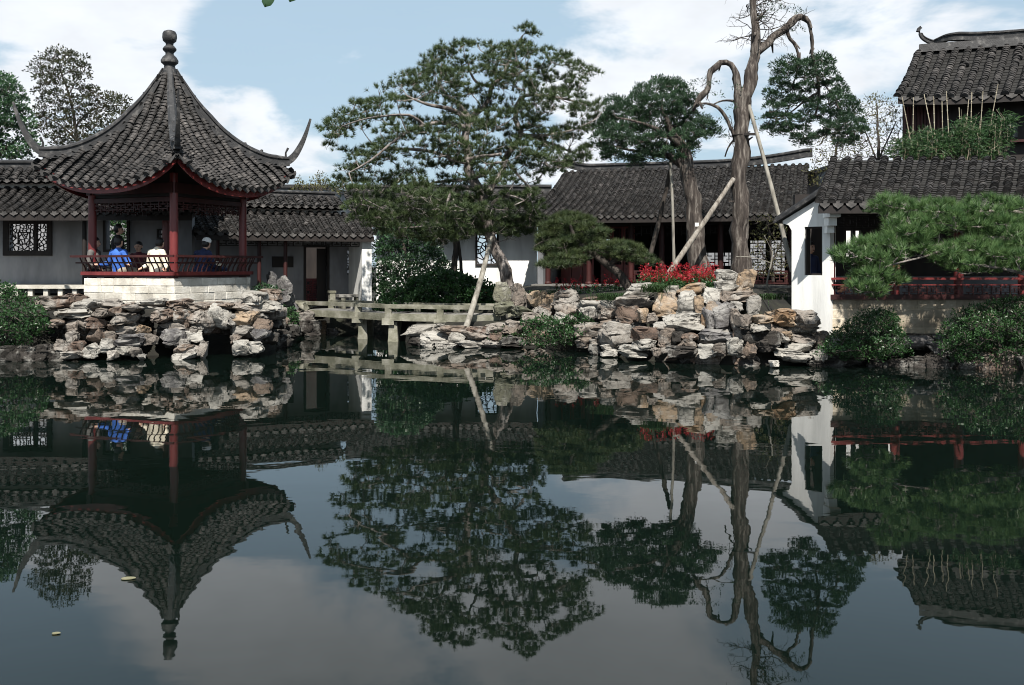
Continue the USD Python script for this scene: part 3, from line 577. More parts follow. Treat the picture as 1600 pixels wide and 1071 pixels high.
lattice_window(lw, PXX(166, YW), PZ(390, YW), PXX(199, YW), PZ(342, YW), YW, 'ice', 0.1, 0.02, 0.06, bars=False)
lattice_window(lw, PXX(248, YW), PZ(388, YW), PXX(264, YW), PZ(360, YW), YW, 'ice', 0.085, 0.02, 0.03, seed=8)
lw.part('post', MB().tube([(PXX(132, 22.3), 22.3, 1.2), (PXX(132, 22.3), 22.3, 2.85)], 0.05, 8), 'dark_wood')
lw.part('post', MB().tube([(PXX(-60, 22.3), 22.3, 1.2), (PXX(-60, 22.3), 22.3, 2.85)], 0.05, 8), 'dark_wood')
lw.part('stone_sill', MB().box((WX0, 22.55, 1.10), (PXX(137, 22.55), 23.28, 1.18)), 'ashlar')
for i, px in enumerate((-70, -48, -24, 0, 24, 47, 71, 94, 116, 136)): lw.part('sill_post', MB().box((PXX(px - 3.6, 22.6), 22.6, 0.75), (PXX(px + 3.6, 22.6), 22.72, 1.098)), 'ashlar')
lw.part('wall_foot', MB().box((WX0, 23.0, 0.7), (PXX(137, 23.0), 23.1, 1.095)), 'old_shade_plaster')
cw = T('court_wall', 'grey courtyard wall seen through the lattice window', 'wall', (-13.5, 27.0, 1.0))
cw.part('wall', MB().box((-20, 27.0, 1.0), (-8.3, 27.2, 2.9)), 'old_shade_plaster'); cw.part('coping', MB().box((-20, 26.9, 2.902), (-8.3, 27.3, 3.0)), 'ridge_tile')

# ------------------------------------------------------------------ the corridor right of the pavilion
CA, CB = A([PXX(300, 23.2), 23.2]), A([PXX(584, 25.0), 25.0]); cd = unit(CB - CA); nb = A([-cd[1], cd[0]]); CL = np.linalg.norm(CB - CA)
cor_ = T('corridor', 'low open corridor with tiled roof and lattice frieze right of the pavilion', 'corridor', (*(CA + CB) / 2 + nb, 0.5))
def cp(s, back, z): q = CA + cd * s + nb * back; return A([q[0], q[1], z])
roof_slope(cor_, cp(0.1, 0, 2.40), cp(CL, 0, 2.40), cp(0, 1.3, 2.98), cp(CL, 1.3, 2.98), pitch=0.215, r=0.064, expo=0.08, seed=21, sag=0.05, drip_h=0.10)
roof_slope(cor_, cp(0, 1.12, 3.14), cp(CL - 0.5, 1.12, 3.14), cp(0, 1.52, 3.40), cp(CL - 0.6, 1.52, 3.40), pitch=0.215, r=0.064, expo=0.08, seed=22, drip_h=0.08, fascia=None, thick=0.04)
cor_.part('ridge', MB().sweep([cp(s, 1.58, 3.38) for s in np.linspace(0, CL - 0.6, 6)], RIDGE, scale=np.full((6, 1), 0.8)), 'ridge_tile')
cor_.part('white_band', MB().beam(cp(0, 1.36, 3.065), cp(CL - 0.5, 1.36, 3.065), 0.09, 0.15).beam(cp(0, 1.5, 3.05), cp(CL - 0.5, 1.5, 3.05), 0.18, 0.2), 'plaster')
BK = 1.45; W0 = cp(0, BK, 0); W1 = cp(CL, BK, 0)
def wl_s(px): return on_line(W0[:2], cd, px)
def wl_z(py, px): q = W0[:2] + cd * wl_s(px); return PZ(py, q[1])
door = (wl_s(478), 0.5, wl_s(511), wl_z(387, 495)); latt = (wl_s(543), wl_z(430, 552), wl_s(562), wl_z(392, 552))
cor_.part('wall', panel(MB(), W0[:2], W1[:2], 0.4, 2.94, 0.18, [door, latt]), 'old_shade_plaster')
fr_ = cor_.part('door_frame', MB().extrude(frame(door[2] - door[0] + 0.12, door[3] - 0.44, 0.06), W0 + A([*cd, 0]) * (door[0] - 0.06) + A([*nb, 0]) * -0.03 + A([0, 0, 0.5]), A([*cd, 0]), A([0, 0, 1.0]), A([*nb, 0]), 0.2), 'dark_wood')
cor_.part('door_leaf', MB().extrude(sbox(0, 0, (door[2] - door[0]) * 0.42, door[3] - 0.52), W0 + A([*cd, 0]) * (door[2] - (door[2] - door[0]) * 0.43) + A([*nb, 0]) * 0.12 + A([0, 0, 0.5]), A([*cd, 0]), A([0, 0, 1.0]), A([*nb, 0]), 0.04), 'dark_wood')
cor_.part('inner_railing', MB().extrude(fret(1.3, 0.62, 0.12, 0.045).union(frame(1.3, 0.62, 0.05)), W0 + A([*cd, 0]) * (door[0] - 0.5) + A([*nb, 0]) * 0.9 + A([0, 0, 0.66]), A([*cd, 0]), A([0, 0, 1.0]), A([*nb, 0]), 0.05), 'red_lacquer')
cor_.part('lattice_window', MB().extrude(fret(latt[2] - latt[0], latt[3] - latt[1], 0.1, 0.025, 'ice', 4), W0 + A([*cd, 0]) * latt[0] + A([*nb, 0]) * 0.05 + A([0, 0, latt[1]]), A([*cd, 0]), A([0, 0, 1.0]), A([*nb, 0]), 0.04), 'dark_wood')
pl = (wl_s(425), wl_z(418, 440), wl_s(458), wl_z(401, 440))
cor_.part('dark_tablet', MB().extrude(sbox(0, 0, pl[2] - pl[0], pl[3] - pl[1]), W0 + A([*cd, 0]) * pl[0] + A([*nb, 0]) * -0.05 + A([0, 0, pl[1]]), A([*cd, 0]), A([0, 0, 1.0]), A([*nb, 0]), 0.05), 'dark_wood')
Q0 = cp(0, 0.4, 0); colS = [on_line(Q0[:2], cd, px) for px in (340, 405, 446, 566)]
for s in colS: cor_.part('post', MB().tube([cp(s, 0.4, 0.5), cp(s, 0.4, 2.5)], 0.048, 8), 'dark_red_wood')
for a, b in zip(colS[:-1], colS[1:]):
    for (c0, c1) in [(a + (b - a) * f / (2 if b - a > 1 else 1), a + (b - a) * (f + 1) / (2 if b - a > 1 else 1)) for f in range(2 if b - a > 1 else 1)]:
        fz = fret(c1 - c0 - 0.04, 0.24, 0.12, 0.024).union(frame(c1 - c0 - 0.04, 0.24, 0.022)); cor_.part('hanging_lattice', MB().extrude(fz, cp(c0 + 0.02, 0.38, 2.10), A([*cd, 0]), A([0, 0, 1.0]), A([*nb, 0]), 0.03), 'dark_wood')
cor_.part('end_wall', panel(MB(), cp(CL - 0.10, 0.15, 0)[:2], cp(CL - 0.10, BK - 0.01, 0)[:2], 0.35, 2.62, 0.16, top=[(0, 2.30), (BK - 0.16, 2.80)]), 'plaster')
cor_.part('end_pier', panel(MB(), cp(CL - 0.27, 0.12, 0)[:2], cp(CL - 0.02, 0.12, 0)[:2], 0.35, 2.28, 0.12), 'plaster')
fl = MB(); fl.add([cp(-0.2, 0.1, 0.3), cp(CL, 0.1, 0.3), cp(CL, BK + 1.8, 0.3), cp(-0.2, BK + 1.8, 0.3), cp(-0.2, 0.1, 0.5), cp(CL, 0.1, 0.5), cp(CL, BK + 1.8, 0.5), cp(-0.2, BK + 1.8, 0.5)], [[4, 5, 6, 7], [0, 1, 5, 4], [1, 2, 6, 5], [3, 0, 4, 7], [2, 3, 7, 6]])
cor_.part('floor', fl, 'paving')
cor_.part('back_room_wall', MB().beam(cp(0.6, BK + 2.0, 1.4), cp(CL, BK + 2.0, 1.4), 0.1, 2.4), 'dark_wood')  # dark colour stands in for the shade of the room behind
s_b = on_line(Q0[:2], cd, 543)
bn = T('stone_bench', 'low stone slab bench on block feet at the corridor end', 'bench', tuple(cp(s_b, 0.62, 0.5)))
bn.part('slab', MB().beam(cp(s_b - 0.2, 0.62, 0.86), cp(s_b + 0.42, 0.62, 0.86), 0.3, 0.07), 'paving')
for q in (-0.08, 0.32): bn.part('foot', MB().beam(cp(s_b + q - 0.06, 0.62, 0.66), cp(s_b + q + 0.06, 0.62, 0.66), 0.26, 0.32), 'bridge_stone')
s_p = on_line(Q0[:2], cd, 521)
single('stone_pedestal', MB().beam(cp(s_p - 0.07, 0.55, 0.72), cp(s_p + 0.07, 0.55, 0.72), 0.15, 0.44).beam(cp(s_p - 0.085, 0.55, 0.965), cp(s_p + 0.085, 0.55, 0.965), 0.18, 0.05).beam(cp(s_p - 0.085, 0.55, 0.52), cp(s_p + 0.085, 0.55, 0.52), 0.18, 0.05), 'bridge_stone', 'short square stone pedestal between corridor door and bench', 'pedestal')

# ------------------------------------------------------------------ the white wall behind the pine, with its tiled walk
mw = T('white_garden_wall', 'white garden wall with lattice window behind the leaning pine', 'garden wall', (-1.4, 28.0, 0.5))
YM = 28.0; xm = PXX(588, YM)
mh = (PXX(746, YM) - xm, PZ(412, YM), PXX(776, YM) - xm, PZ(364, YM))
mw.part('wall', panel(MB(), (xm, YM), (PXX(839, YM), YM), 0.4, 3.0, 0.2, [mh]), 'plaster')
lattice_window(mw, PXX(746, YM), PZ(412, YM), PXX(776, YM), PZ(364, YM), YM, 'ice', 0.13, 0.03, 0.06, seed=6)
roof_slope(mw, (PXX(556, 27.3), 27.3, 2.86), (PXX(842, 27.3), 27.3, 2.86), (PXX(540, 28.6), 28.6, 3.72), (PXX(860, 28.6), 28.6, 3.72), pitch=0.23, r=0.066, expo=0.09, seed=31, sag=0.06)
mw.part('ridge', MB().sweep([(x, 28.65, 3.72) for x in np.linspace(PXX(540, 28.6), PXX(862, 28.6), 6)], RIDGE), 'ridge_tile')
mw.part('red_railing', MB().extrude(fret(1.9, 0.45, 0.16, 0.04).union(frame(1.9, 0.45, 0.05)), (PXX(672, 26.6), 26.6, 0.62), A([1.0, 0, 0]), A([0, 0, 1.0]), A([0, 1.0, 0]), 0.05), 'red_lacquer')
fb = T('far_house', 'pale far house wall with flat coping seen over the corridor roof', 'house', (PXX(460, 45), 45.0, 0.5))
fb.part('wall', MB().box((PXX(395, 45), 45, 0.3), (PXX(512, 45), 52, PZ(294, 45))), 'old_shade_plaster'); fb.part('coping', MB().box((PXX(393, 45), 44.8, PZ(294, 45) + 0.002), (PXX(514, 45), 52.2, PZ(289, 45))), 'ridge_tile')

# ------------------------------------------------------------------ the hall in the middle
hall = T('hall', 'long garden hall with sweeping grey tiled roof and red columns', 'hall', (4.5, 26.5, 1.08))
ha = math.radians(18); hd = A([math.cos(ha), -math.sin(ha)]); hn = A([math.sin(ha), math.cos(ha)])      # along the eave, and back
HE0 = A([0.42, 26.25]); HL = 6.95; HB = 4.0
def hp_(s, back, z): q = HE0 + hd * s + hn * back; return A([q[0], q[1], z])
roof_slope(hall, hp_(0, 0, 2.90), hp_(HL, 0, 2.90), hp_(0, HB, 4.45), hp_(HL, HB, 4.45), pitch=0.19, r=0.058, expo=0.085, seed=41, sag=0.16, drip_h=0.09)
s = np.linspace(-0.15, HL + 0.15, 40); hz = 4.46 + 0.24 * np.clip((s - HL * 0.6) / (HL * 0.4), 0, 1) ** 2 + 0.16 * np.clip((HL * 0.12 - s) / (HL * 0.12), 0, 1.2) ** 2
hall.part('ridge', MB().sweep([hp_(a, HB, b) for a, b in zip(s, hz)], RIDGE, scale=np.full((40, 1), 0.9)), 'ridge_tile')
hall.part('back_roof', MB().add([hp_(0, HB, 4.45), hp_(HL, HB, 4.45), hp_(HL, 7.5, 2.9), hp_(0, 7.5, 2.9), hp_(0, HB, 4.3), hp_(HL, HB, 4.3), hp_(HL, 7.5, 2.75), hp_(0, 7.5, 2.75)], [[0, 1, 2, 3], [4, 7, 6, 5], [3, 2, 6, 7], [0, 3, 7, 4], [1, 5, 6, 2]]), 'pan_tile')
for e in (0.12, HL - 0.12):
    q = hp_(e, 0.5, 0); ex = A([*hn, 0]); poly = Polygon([(0, 1.0), (7.2 - 0.5, 1.0), (6.7, 2.8), (HB - 0.5, 4.25), (1.4, 3.1), (0, 2.85)])
    hall.part('gable_wall', MB().extrude(poly, q, ex, A([0, 0, 1.0]), A([*hd, 0]) * (1 if e < 1 else -1), 0.15), 'old_shade_plaster')
HS = [on_line(hp_(0, 0.75, 0)[:2], hd, px) for px in (856, 920, 986, 1034, 1126, 1236)]
for sx in HS: hall.part('column', MB().lathe([(0.11, 1.08), (0.11, 1.16), (0.075, 1.2), (0.075, 2.86)], (*hp_(sx, 0.75, 0)[:2], 0), 12), 'dark_red_wood', smooth=40)  # darker red puts the missing shade into the column colour
hall.part('lintel', MB().beam(hp_(0.1, 0.75, 2.78), hp_(HL - 0.1, 0.75, 2.78), 0.12, 0.22), 'dark_wood')
for a, b in zip(HS[:2], HS[1:3]):
    n_l = 3
    for q in range(n_l):
        c0, c1 = a + 0.09 + (b - a - 0.18) * q / n_l, a + 0.09 + (b - a - 0.18) * (q + 1) / n_l; w = c1 - c0 - 0.02
        dl = hall.part('door_leaf', MB().extrude(frame(w, 1.56, 0.045).union(sbox(0.03, 0.03, w - 0.03, 0.52)), hp_(c0 + 0.01, 1.73, 1.13), A([*hd, 0]), A([0, 0, 1.0]), A([*hn, 0]), 0.045), 'red_lacquer')
        hall.part('lattice', MB().extrude(fret(w - 0.09, 0.96, 0.09, 0.018), hp_(c0 + 0.055, 1.74, 1.66), A([*hd, 0]), A([0, 0, 1.0]), A([*hn, 0]), 0.025), 'dark_red_wood', parent=dl)
for a, b in zip(HS[2:-1], HS[3:]):
    hall.part('railing', MB().extrude(fret(b - a - 0.16, 0.32, 0.13, 0.028).union(frame(b - a - 0.16, 0.34, 0.04)), hp_(a + 0.08, 0.72, 1.16), A([*hd, 0]), A([0, 0, 1.0]), A([*hn, 0]), 0.04), 'dark_red_wood')
    fz = fret(b - a - 0.16, 0.26, 0.12, 0.022); hall.part('hanging_lattice', MB().extrude(fz, hp_(a + 0.08, 0.74, 2.40), A([*hd, 0]), A([0, 0, 1.0]), A([*hn, 0]), 0.03), 'dark_wood')
bw = hp_(0.1, 4.6, 0); bx = lambda px: on_line(bw[:2], hd, px)
bh = [(bx(1100), 1.62, bx(1122), 2.0), (bx(1128), 1.62, bx(1142), 2.0), (bx(1172), 1.4, bx(1196), 2.35), (bx(1204), 1.4, bx(1226), 2.35), (bx(946), 2.1, bx(954), 2.45)]
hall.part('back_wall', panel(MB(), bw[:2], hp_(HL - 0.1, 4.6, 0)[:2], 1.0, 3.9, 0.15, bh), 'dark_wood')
for h in bh[:4]: hall.part('window_lattice', MB().extrude(fret(h[2] - h[0], h[3] - h[1], 0.17, 0.03), bw + A([*hd, 0]) * h[0] + A([*hn, 0]) * 0.05 + A([0, 0, h[1]]), A([*hd, 0]), A([0, 0, 1.0]), A([*hn, 0]), 0.04), 'dark_wood')
hall.part('floor', MB().add([hp_(0, 0.3, 1.0), hp_(HL, 0.3, 1.0), hp_(HL, 7.2, 1.0), hp_(0, 7.2, 1.0), hp_(0, 0.3, 1.13), hp_(HL, 0.3, 1.13), hp_(HL, 7.2, 1.13), hp_(0, 7.2, 1.13)], [[4, 5, 6, 7], [0, 1, 5, 4], [3, 0, 4, 7], [1, 2, 6, 5]]), 'paving')
single('back_court_wall', MB().beam(hp_(1.0, 13.0, 2.0), hp_(HL - 0.6, 13.0, 2.0), 0.2, 2.0), 'old_shade_plaster', 'sunlit court wall glimpsed through the hall windows', 'wall')
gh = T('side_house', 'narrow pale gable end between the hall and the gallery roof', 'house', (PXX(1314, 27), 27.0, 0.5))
gh.part('wall', MB().box((PXX(1305, 26), 26.0, 0.4), (PXX(1326, 26), 28.5, PZ(262, 26))), 'old_shade_plaster'); gh.part('coping', MB().box((PXX(1301, 26), 25.9, PZ(262, 26) + 0.002), (PXX(1330, 26), 28.6, PZ(256, 26))), 'ridge_tile')

# ------------------------------------------------------------------ the gallery on the right
ga = T('gallery', 'waterside gallery with tiled roof, red railing and tan stone base', 'gallery', (7.4, 17.6, 0.5))
GE0, GE1 = P(1279, 317, 16.5), P(1900, 317, 16.5); GE0[2] = GE1[2] = 2.67
roof_slope(ga, GE0, GE1, (PXX(1303, 18.1), 18.1, 3.56), (PXX(1900, 18.1), 18.1, 3.56), pitch=0.222, r=0.07, expo=0.075, seed=51, sag=0.05, drip_h=0.125)
ga.part('back_roof', MB().add([(PXX(1303, 18.1), 18.1, 3.52), (12.8, 18.1, 3.52), (12.8, 19.6, 2.7), (PXX(1303, 18.1), 19.6, 2.7), (PXX(1303, 18.1), 18.1, 3.42), (12.8, 18.1, 3.42), (12.8, 19.6, 2.6), (PXX(1303, 18.1), 19.6, 2.6)], [[0, 1, 2, 3], [4, 7, 6, 5], [3, 2, 6, 7], [0, 3, 7, 4]]), 'pan_tile')
p0, p1 = A([PXX(1237, 17.5), 17.5]), A([PXX(1297, 17.02), 17.02]); L = np.linalg.norm(p1 - p0); wd = unit(p1 - p0)
topo = [(-0.15, 2.38), (-0.15, 2.42), (L * 0.72, 2.78), (L, 2.78)]
poly = Polygon([(0, 0.3), (L, 0.3), (L, 2.78), (L * 0.72, 2.78), (-0.17, 2.42), (-0.17, 2.37), (-0.06, 2.34), (0, 2.24)])
hole = (L * 0.34, 1.46, L * 0.80, 2.30); poly = poly.difference(sbox(*hole)); ex = A([*wd, 0]); en = A([-wd[1], wd[0], 0]); O = A([*p0, 0])
ga.part('white_end_wall', MB().extrude(poly, O, ex, A([0, 0, 1.0]), en, 0.22), 'plaster')
wf = ga.part('window_frame', MB().extrude(frame(hole[2] - hole[0], hole[3] - hole[1], 0.03), O + ex * hole[0] + A([0, 0, hole[1]]) + en * 0.03, ex, A([0, 0, 1.0]), en, 0.12), 'dark_wood')
a, b = O + ex * -0.30 + A([0, 0, 2.40]) + en * 0.1, O + ex * L * 0.78 + A([0, 0, 2.885]) + en * 0.1
ga.part('verge_tiles', MB().sweep(np.linspace(a, b, 12), [(-0.2, -0.03), (0.2, -0.03), (0.2, 0.02), (0.07, 0.06), (0.05, 0.10), (-0.05, 0.10), (-0.07, 0.06), (-0.2, 0.02)]), 'ridge_tile')
ga.part('corbel', MB().box((p1[0] - 0.13, 16.62, 2.44), (p1[0] + 0.05, 17.0, 2.60)).box((p1[0] - 0.11, 16.75, 2.30), (p1[0] + 0.03, 17.01, 2.437)).box((p1[0] - 0.10, 16.86, 2.18), (p1[0] + 0.02, 17.01, 2.297)), 'plaster')
GX0, GX1, GYF = p1[0] + 0.02, 12.2, 17.1
ga.part('plinth', MB().box((GX0, GYF, 0.2), (GX1, GYF + 0.55, 1.04)), 'tan_ashlar'); ga.part('floor', MB().box((GX0, GYF + 0.552, 0.2), (GX1, 19.2, 0.55)), 'paving')
blocks(ga, (GX0, GYF), (GX1, GYF), 0.40, 1.04, 4, 0.5, 'tan_ashlar', 7)
ga.part('sill_beam', MB().box((GX0 - 0.03, GYF - 0.07, 1.045), (GX1, GYF + 0.2, 1.13)), 'dark_red_wood')
ga.part('top_rail', MB().box((GX0, GYF - 0.05, 1.385), (GX1, GYF + 0.02, 1.42)), 'red_lacquer')
ga.part('mid_rail', MB().box((GX0, GYF - 0.04, 1.285), (GX1, GYF + 0.01, 1.31)), 'red_lacquer')
pxs = [1299, 1400, 1500, 1601, 1702, 1803, 1900]
for px in pxs:
    x = PXX(px, GYF); ga.part('column', MB().lathe([(0.085, 1.06), (0.08, 1.1), (0.075, 2.72)], (x + 0.02, GYF + 0.1, 0), 12), 'red_lacquer' if px != 1299 else 'dark_red_wood', smooth=40)
for i, (pa, pb) in enumerate(zip(pxs[:-1], pxs[1:])):
    xa, xb = PXX(pa, GYF) + 0.10, PXX(pb, GYF) - 0.06
    ga.part('rail_lattice', MB().extrude(fret(xb - xa, 0.155, 0.078, 0.016), (xa, GYF - 0.03, 1.13), A([1.0, 0, 0]), A([0, 0, 1.0]), A([0, 1.0, 0]), 0.03), 'dark_red_wood')
    ga.part('hanging_lattice', MB().extrude(fret(xb - xa, 0.2, 0.1, 0.018).union(frame(xb - xa, 0.2, 0.02)), (xa, GYF + 0.08, 2.28), A([1.0, 0, 0]), A([0, 0, 1.0]), A([0, 1.0, 0]), 0.03), 'dark_wood')
ga.part('lintel', MB().box((GX0, GYF + 0.03, 2.485), (GX1, GYF + 0.17, 2.64)), 'dark_wood')
gb = lambda px: PXX(px, 19.2) - GX0
ga.part('back_wall', panel(MB(), (GX0, 19.2), (GX1, 19.2), 0.4, 3.0, 0.15, [(gb(1322), 1.80, gb(1333), 2.3), (gb(1337), 1.80, gb(1346), 2.3), (gb(1388), 1.8, gb(1398), 2.5)]), 'dark_wood')  # interior shade put into the colour of this wall
ga.part('dado', MB().box((GX0 + 0.02, 19.15, 0.56), (GX1, 19.198, 1.42)), 'old_shade_plaster')
single('gallery_court_wall', MB().beam((PXX(1255, 21.6), 21.6, 1.5), (PXX(1425, 21.6), 21.6, 1.5), 0.15, 2.0), 'plaster', 'white court wall glimpsed through the gallery openings', 'wall')

# ------------------------------------------------------------------ the tall house, upper right
uh = T('tall_house', 'tall dark timber house with upturned tiled roof, upper right', 'house', (11.5, 24.5, 0.5))
UE0, UE1, UR0, UR1 = P(1403, 157, 24.4), A([15.5, 22.0, 0]), P(1436, 78, 25.8), A([16.6, 23.55, 0]); UE0[2] = UE1[2] = 5.67; UR0[2] = UR1[2] = 7.16
roof_slope(uh, UE0, UE1, UR0, UR1, pitch=0.30, r=0.092, expo=0.095, seed=61, sag=0.10, drip_h=0.13, lift=(0.10, 0))
ud = unit((UR1 - UR0)); rp = [P(1440, 44, 25.9), P(1436, 49, 25.9), P(1438, 57, 25.9), P(1447, 65, 25.9), P(1458, 69, 25.9)]; rp = rp + [UR0 + ud * q + A([0, 0, 0.20 + 0.10 * max(0, (1.6 - q) / 1.6)]) for q in np.linspace(0.7, np.linalg.norm(UR1 - UR0), 10)]
rq = resample(rp, 0.06); sc = np.interp(np.arange(len(rq)), [0, 10, 22], [0.35, 0.55, 1.0])
uh.part('ridge', MB().sweep(rq, [(x, z * 0.8) for x, z in RIDGE], scale=sc[:, None]), 'ridge_tile')
uh.part('ridge_base', MB().sweep([UR0 + A([0, 0, 0.02]), UR1 + A([0, 0, 0.02])], [(-0.13, -0.05), (0.13, -0.05), (0.10, 0.16), (-0.10, 0.16)]), 'ridge_tile')
ub = unit(A([-(UE1 - UE0)[1], (UE1 - UE0)[0]])); ue = unit((UE1 - UE0)[:2])
w0 = UE0[:2] + ub * 0.7 + ue * 0.10; w1 = UE1[:2] + ub * 0.7; wo = lambda px: on_line(w0, ue, px); wz = lambda py, px: PZ(py, (w0 + ue * wo(px))[1])
uh.part('front_wall', panel(MB(), w0, w1, 0.4, 5.75, 0.2, [(wo(1573), wz(216, 1580), wo(1592), wz(190, 1580)), (wo(1575), wz(186, 1580), wo(1591), wz(176, 1580))]), 'dark_wood')
uh.part('side_wall', panel(MB(), w0 + ub * 2.6, w0 + ub * 0.2, 0.4, 5.75, 0.2), 'dark_wood')
W3 = A([*w0, 0]); UE3 = A([*ue, 0]); UB3 = A([*ub, 0])
wn = uh.part('window', MB().extrude(frame(wo(1594) - wo(1571), wz(174, 1580) - wz(218, 1580), 0.05), W3 + UE3 * wo(1571) + A([0, 0, wz(218, 1580)]) - UB3 * 0.04, UE3, A([0, 0, 1.0]), UB3, 0.06), 'dark_wood')
uh.part('pane', MB().extrude(sbox(0, 0, wo(1592) - wo(1573), wz(174, 1580) - wz(218, 1580)), W3 + UE3 * wo(1573) + A([0, 0, wz(218, 1580)]) + UB3 * 0.1, UE3, A([0, 0, 1.0]), UB3, 0.02), 'old_shade_plaster', parent=wn)
uh.part('sill', MB().beam(W3 + UE3 * wo(1556) + A([0, 0, wz(222, 1580)]) - UB3 * 0.1, W3 + UE3 * wo(1700) + A([0, 0, wz(222, 1580)]) - UB3 * 0.1, 0.2, 0.06), 'dark_red_wood')
for px in np.arange(1414, 1476, 5.2): q = W3 + UE3 * wo(px) - UB3 * 0.03; uh.part('screen_slat', MB().beam(q + A([0, 0, 4.2]), q + A([0, 0, 5.6]), 0.05, 0.04, up=(0, 1, 0)), 'dark_red_wood')
uh.part('back_roof', MB().add([UR0, UR1, UR1 + UB3 * 2 - A([0, 0, 1.4]), UR0 + UB3 * 2 - A([0, 0, 1.4]), UR0 - A([0, 0, 0.12]), UR1 - A([0, 0, 0.12]), UR1 + UB3 * 2 - A([0, 0, 1.52]), UR0 + UB3 * 2 - A([0, 0, 1.52])], [[0, 1, 2, 3], [4, 7, 6, 5], [3, 2, 6, 7], [0, 3, 7, 4]]), 'pan_tile')

# ------------------------------------------------------------------ the zigzag stone bridge
br = T('stone_bridge', 'low zigzag stone slab bridge with plain beam railings', 'footbridge', (-2.2, 21.3, 0.0))
BP = [A([PXX(467, 23.4), 23.4]), A([PXX(560, 22.1), 22.1]), A([PXX(607, 21.3), 21.3]), A([PXX(688, 20.9), 20.9]), A([PXX(776, 20.6), 20.6])]
for back in (0.0, 1.0):
    off = []
    for i in range(5):
        ds = [unit(BP[j + 1] - BP[j]) for j in (i - 1, i) if 0 <= j < 4]; dn = unit(sum(ds)); off.append(BP[i] + A([-dn[1], dn[0]]) * back)
    for i in range(5):
        q = off[i]; pst = MB().box((q[0] - 0.07, q[1] - 0.07, 0.42), (q[0] + 0.07, q[1] + 0.07, 0.80)); br.part('rail_post', pst, 'bridge_stone')
        if i in (1, 2, 3) : br.part('bracket', MB().box((q[0] - 0.13, q[1] - 0.10, 0.36), (q[0] + 0.13, q[1] + 0.10, 0.50)), 'bridge_stone')
    for a, b in zip(off[:-1], off[1:]):
        br.part('hand_rail', MB().beam((*a, 0.755), (*b, 0.755), 0.13, 0.085, ext=0.03), 'bridge_stone')
        if back == 0: br.part('edge_slab', MB().beam((*a, 0.525), (*b, 0.525), 0.12, 0.15, ext=-0.06), 'bridge_stone')
for a, b in zip(BP[:-1], BP[1:]):
    d_ = unit(b - a); nn = A([-d_[1], d_[0]])
    for j in range(3):
        br.part('deck_slab', MB().beam((*(a + nn * (0.2 + 0.3 * j)), 0.53), (*(b + nn * (0.2 + 0.3 * j)), 0.53), 0.29, 0.12 + 0.004 * j, ext=0.0), 'paving')
for i in (1, 2):
    for back in (0.05, 0.95):
        q = BP[i] + A([0.1, back]); mb = MB(); w, w2 = 0.085, 0.15
        mb.add([(q[0] - w2, q[1] - w2, -0.8), (q[0] + w2, q[1] - w2, -0.8), (q[0] + w2, q[1] + w2, -0.8), (q[0] - w2, q[1] + w2, -0.8), (q[0] - w, q[1] - w, 0.42), (q[0] + w, q[1] - w, 0.42), (q[0] + w, q[1] + w, 0.42), (q[0] - w, q[1] + w, 0.42)], [[0, 3, 2, 1], [4, 5, 6, 7], [0, 1, 5, 4], [1, 2, 6, 5], [2, 3, 7, 6], [3, 0, 4, 7]])
        br.part('pier', mb, 'bridge_stone')

# ------------------------------------------------------------------ rocks
Z5, Z3, Z6, ZR, Z5C, Z7 = (0, 440, 5.333), (280, 280, 3.347), (940, 400, 5.333), (1180, 280, 3.15), (580, 300, 3.569), (840, 300, 3.348)
ZB = (120, 340, 5.333)


def rocks(t, zoom, items, k, seed, **kw):
    for i, it in enumerate(items):
        rect, mat = it[:4], it[4] if len(it) > 4 else 'rock'
        px_stone(t, zoom, rect, mat, k, seed * 100 + i, **kw)


rk = T('pavilion_rockery', 'rugged grotto rockwork with dark caves under the pavilion', 'rockery', (-7.2, 17.6, 0))
rocks(rk, Z5, [(300, 125, 520, 235), (380, 115, 680, 215, 'brown_rock'), (490, 205, 800, 300, 'pale_rock'), (430, 315, 555, 375), (660, 145, 860, 235, 'pale_rock'), (780, 225, 960, 300), (860, 150, 1060, 235), (940, 195, 1080, 275, 'brown_rock'), (1050, 195, 1210, 255), (1180, 145, 1430, 215, 'pale_rock'),
                (945, 262, 1145, 355), (750, 300, 875, 385, 'brown_rock'), (655, 310, 745, 400), (555, 320, 655, 420), (880, 345, 1010, 415, 'brown_rock'), (915, 375, 1135, 445), (1115, 360, 1235, 435, 'tan_rock'), (715, 395, 885, 525, 'brown_rock'), (565, 420, 645, 520), (450, 485, 565, 590), (585, 495, 695, 590, 'brown_rock'), (825, 480, 945, 585, 'pale_rock'), (860, 420, 960, 500),
                (670, 525, 835, 635, 'pale_rock'), (950, 450, 1205, 555, 'grey_rock'), (955, 545, 1085, 615, 'pale_rock'), (1075, 552, 1165, 625), (895, 580, 985, 655), (515, 585, 670, 655), (1205, 445, 1305, 535), (1150, 610, 1210, 660),
                (1300, 220, 1400, 330), (1355, 235, 1485, 330, 'brown_rock'), (1490, 225, 1605, 325), (1295, 330, 1565, 410), (1355, 395, 1565, 535, 'grey_rock'), (1420, 600, 1610, 665, 'pale_rock'), (1395, 150, 1580, 225, 'brown_rock'), (1440, 525, 1605, 620), (1560, 380, 1640, 480)], 0.85, 1)
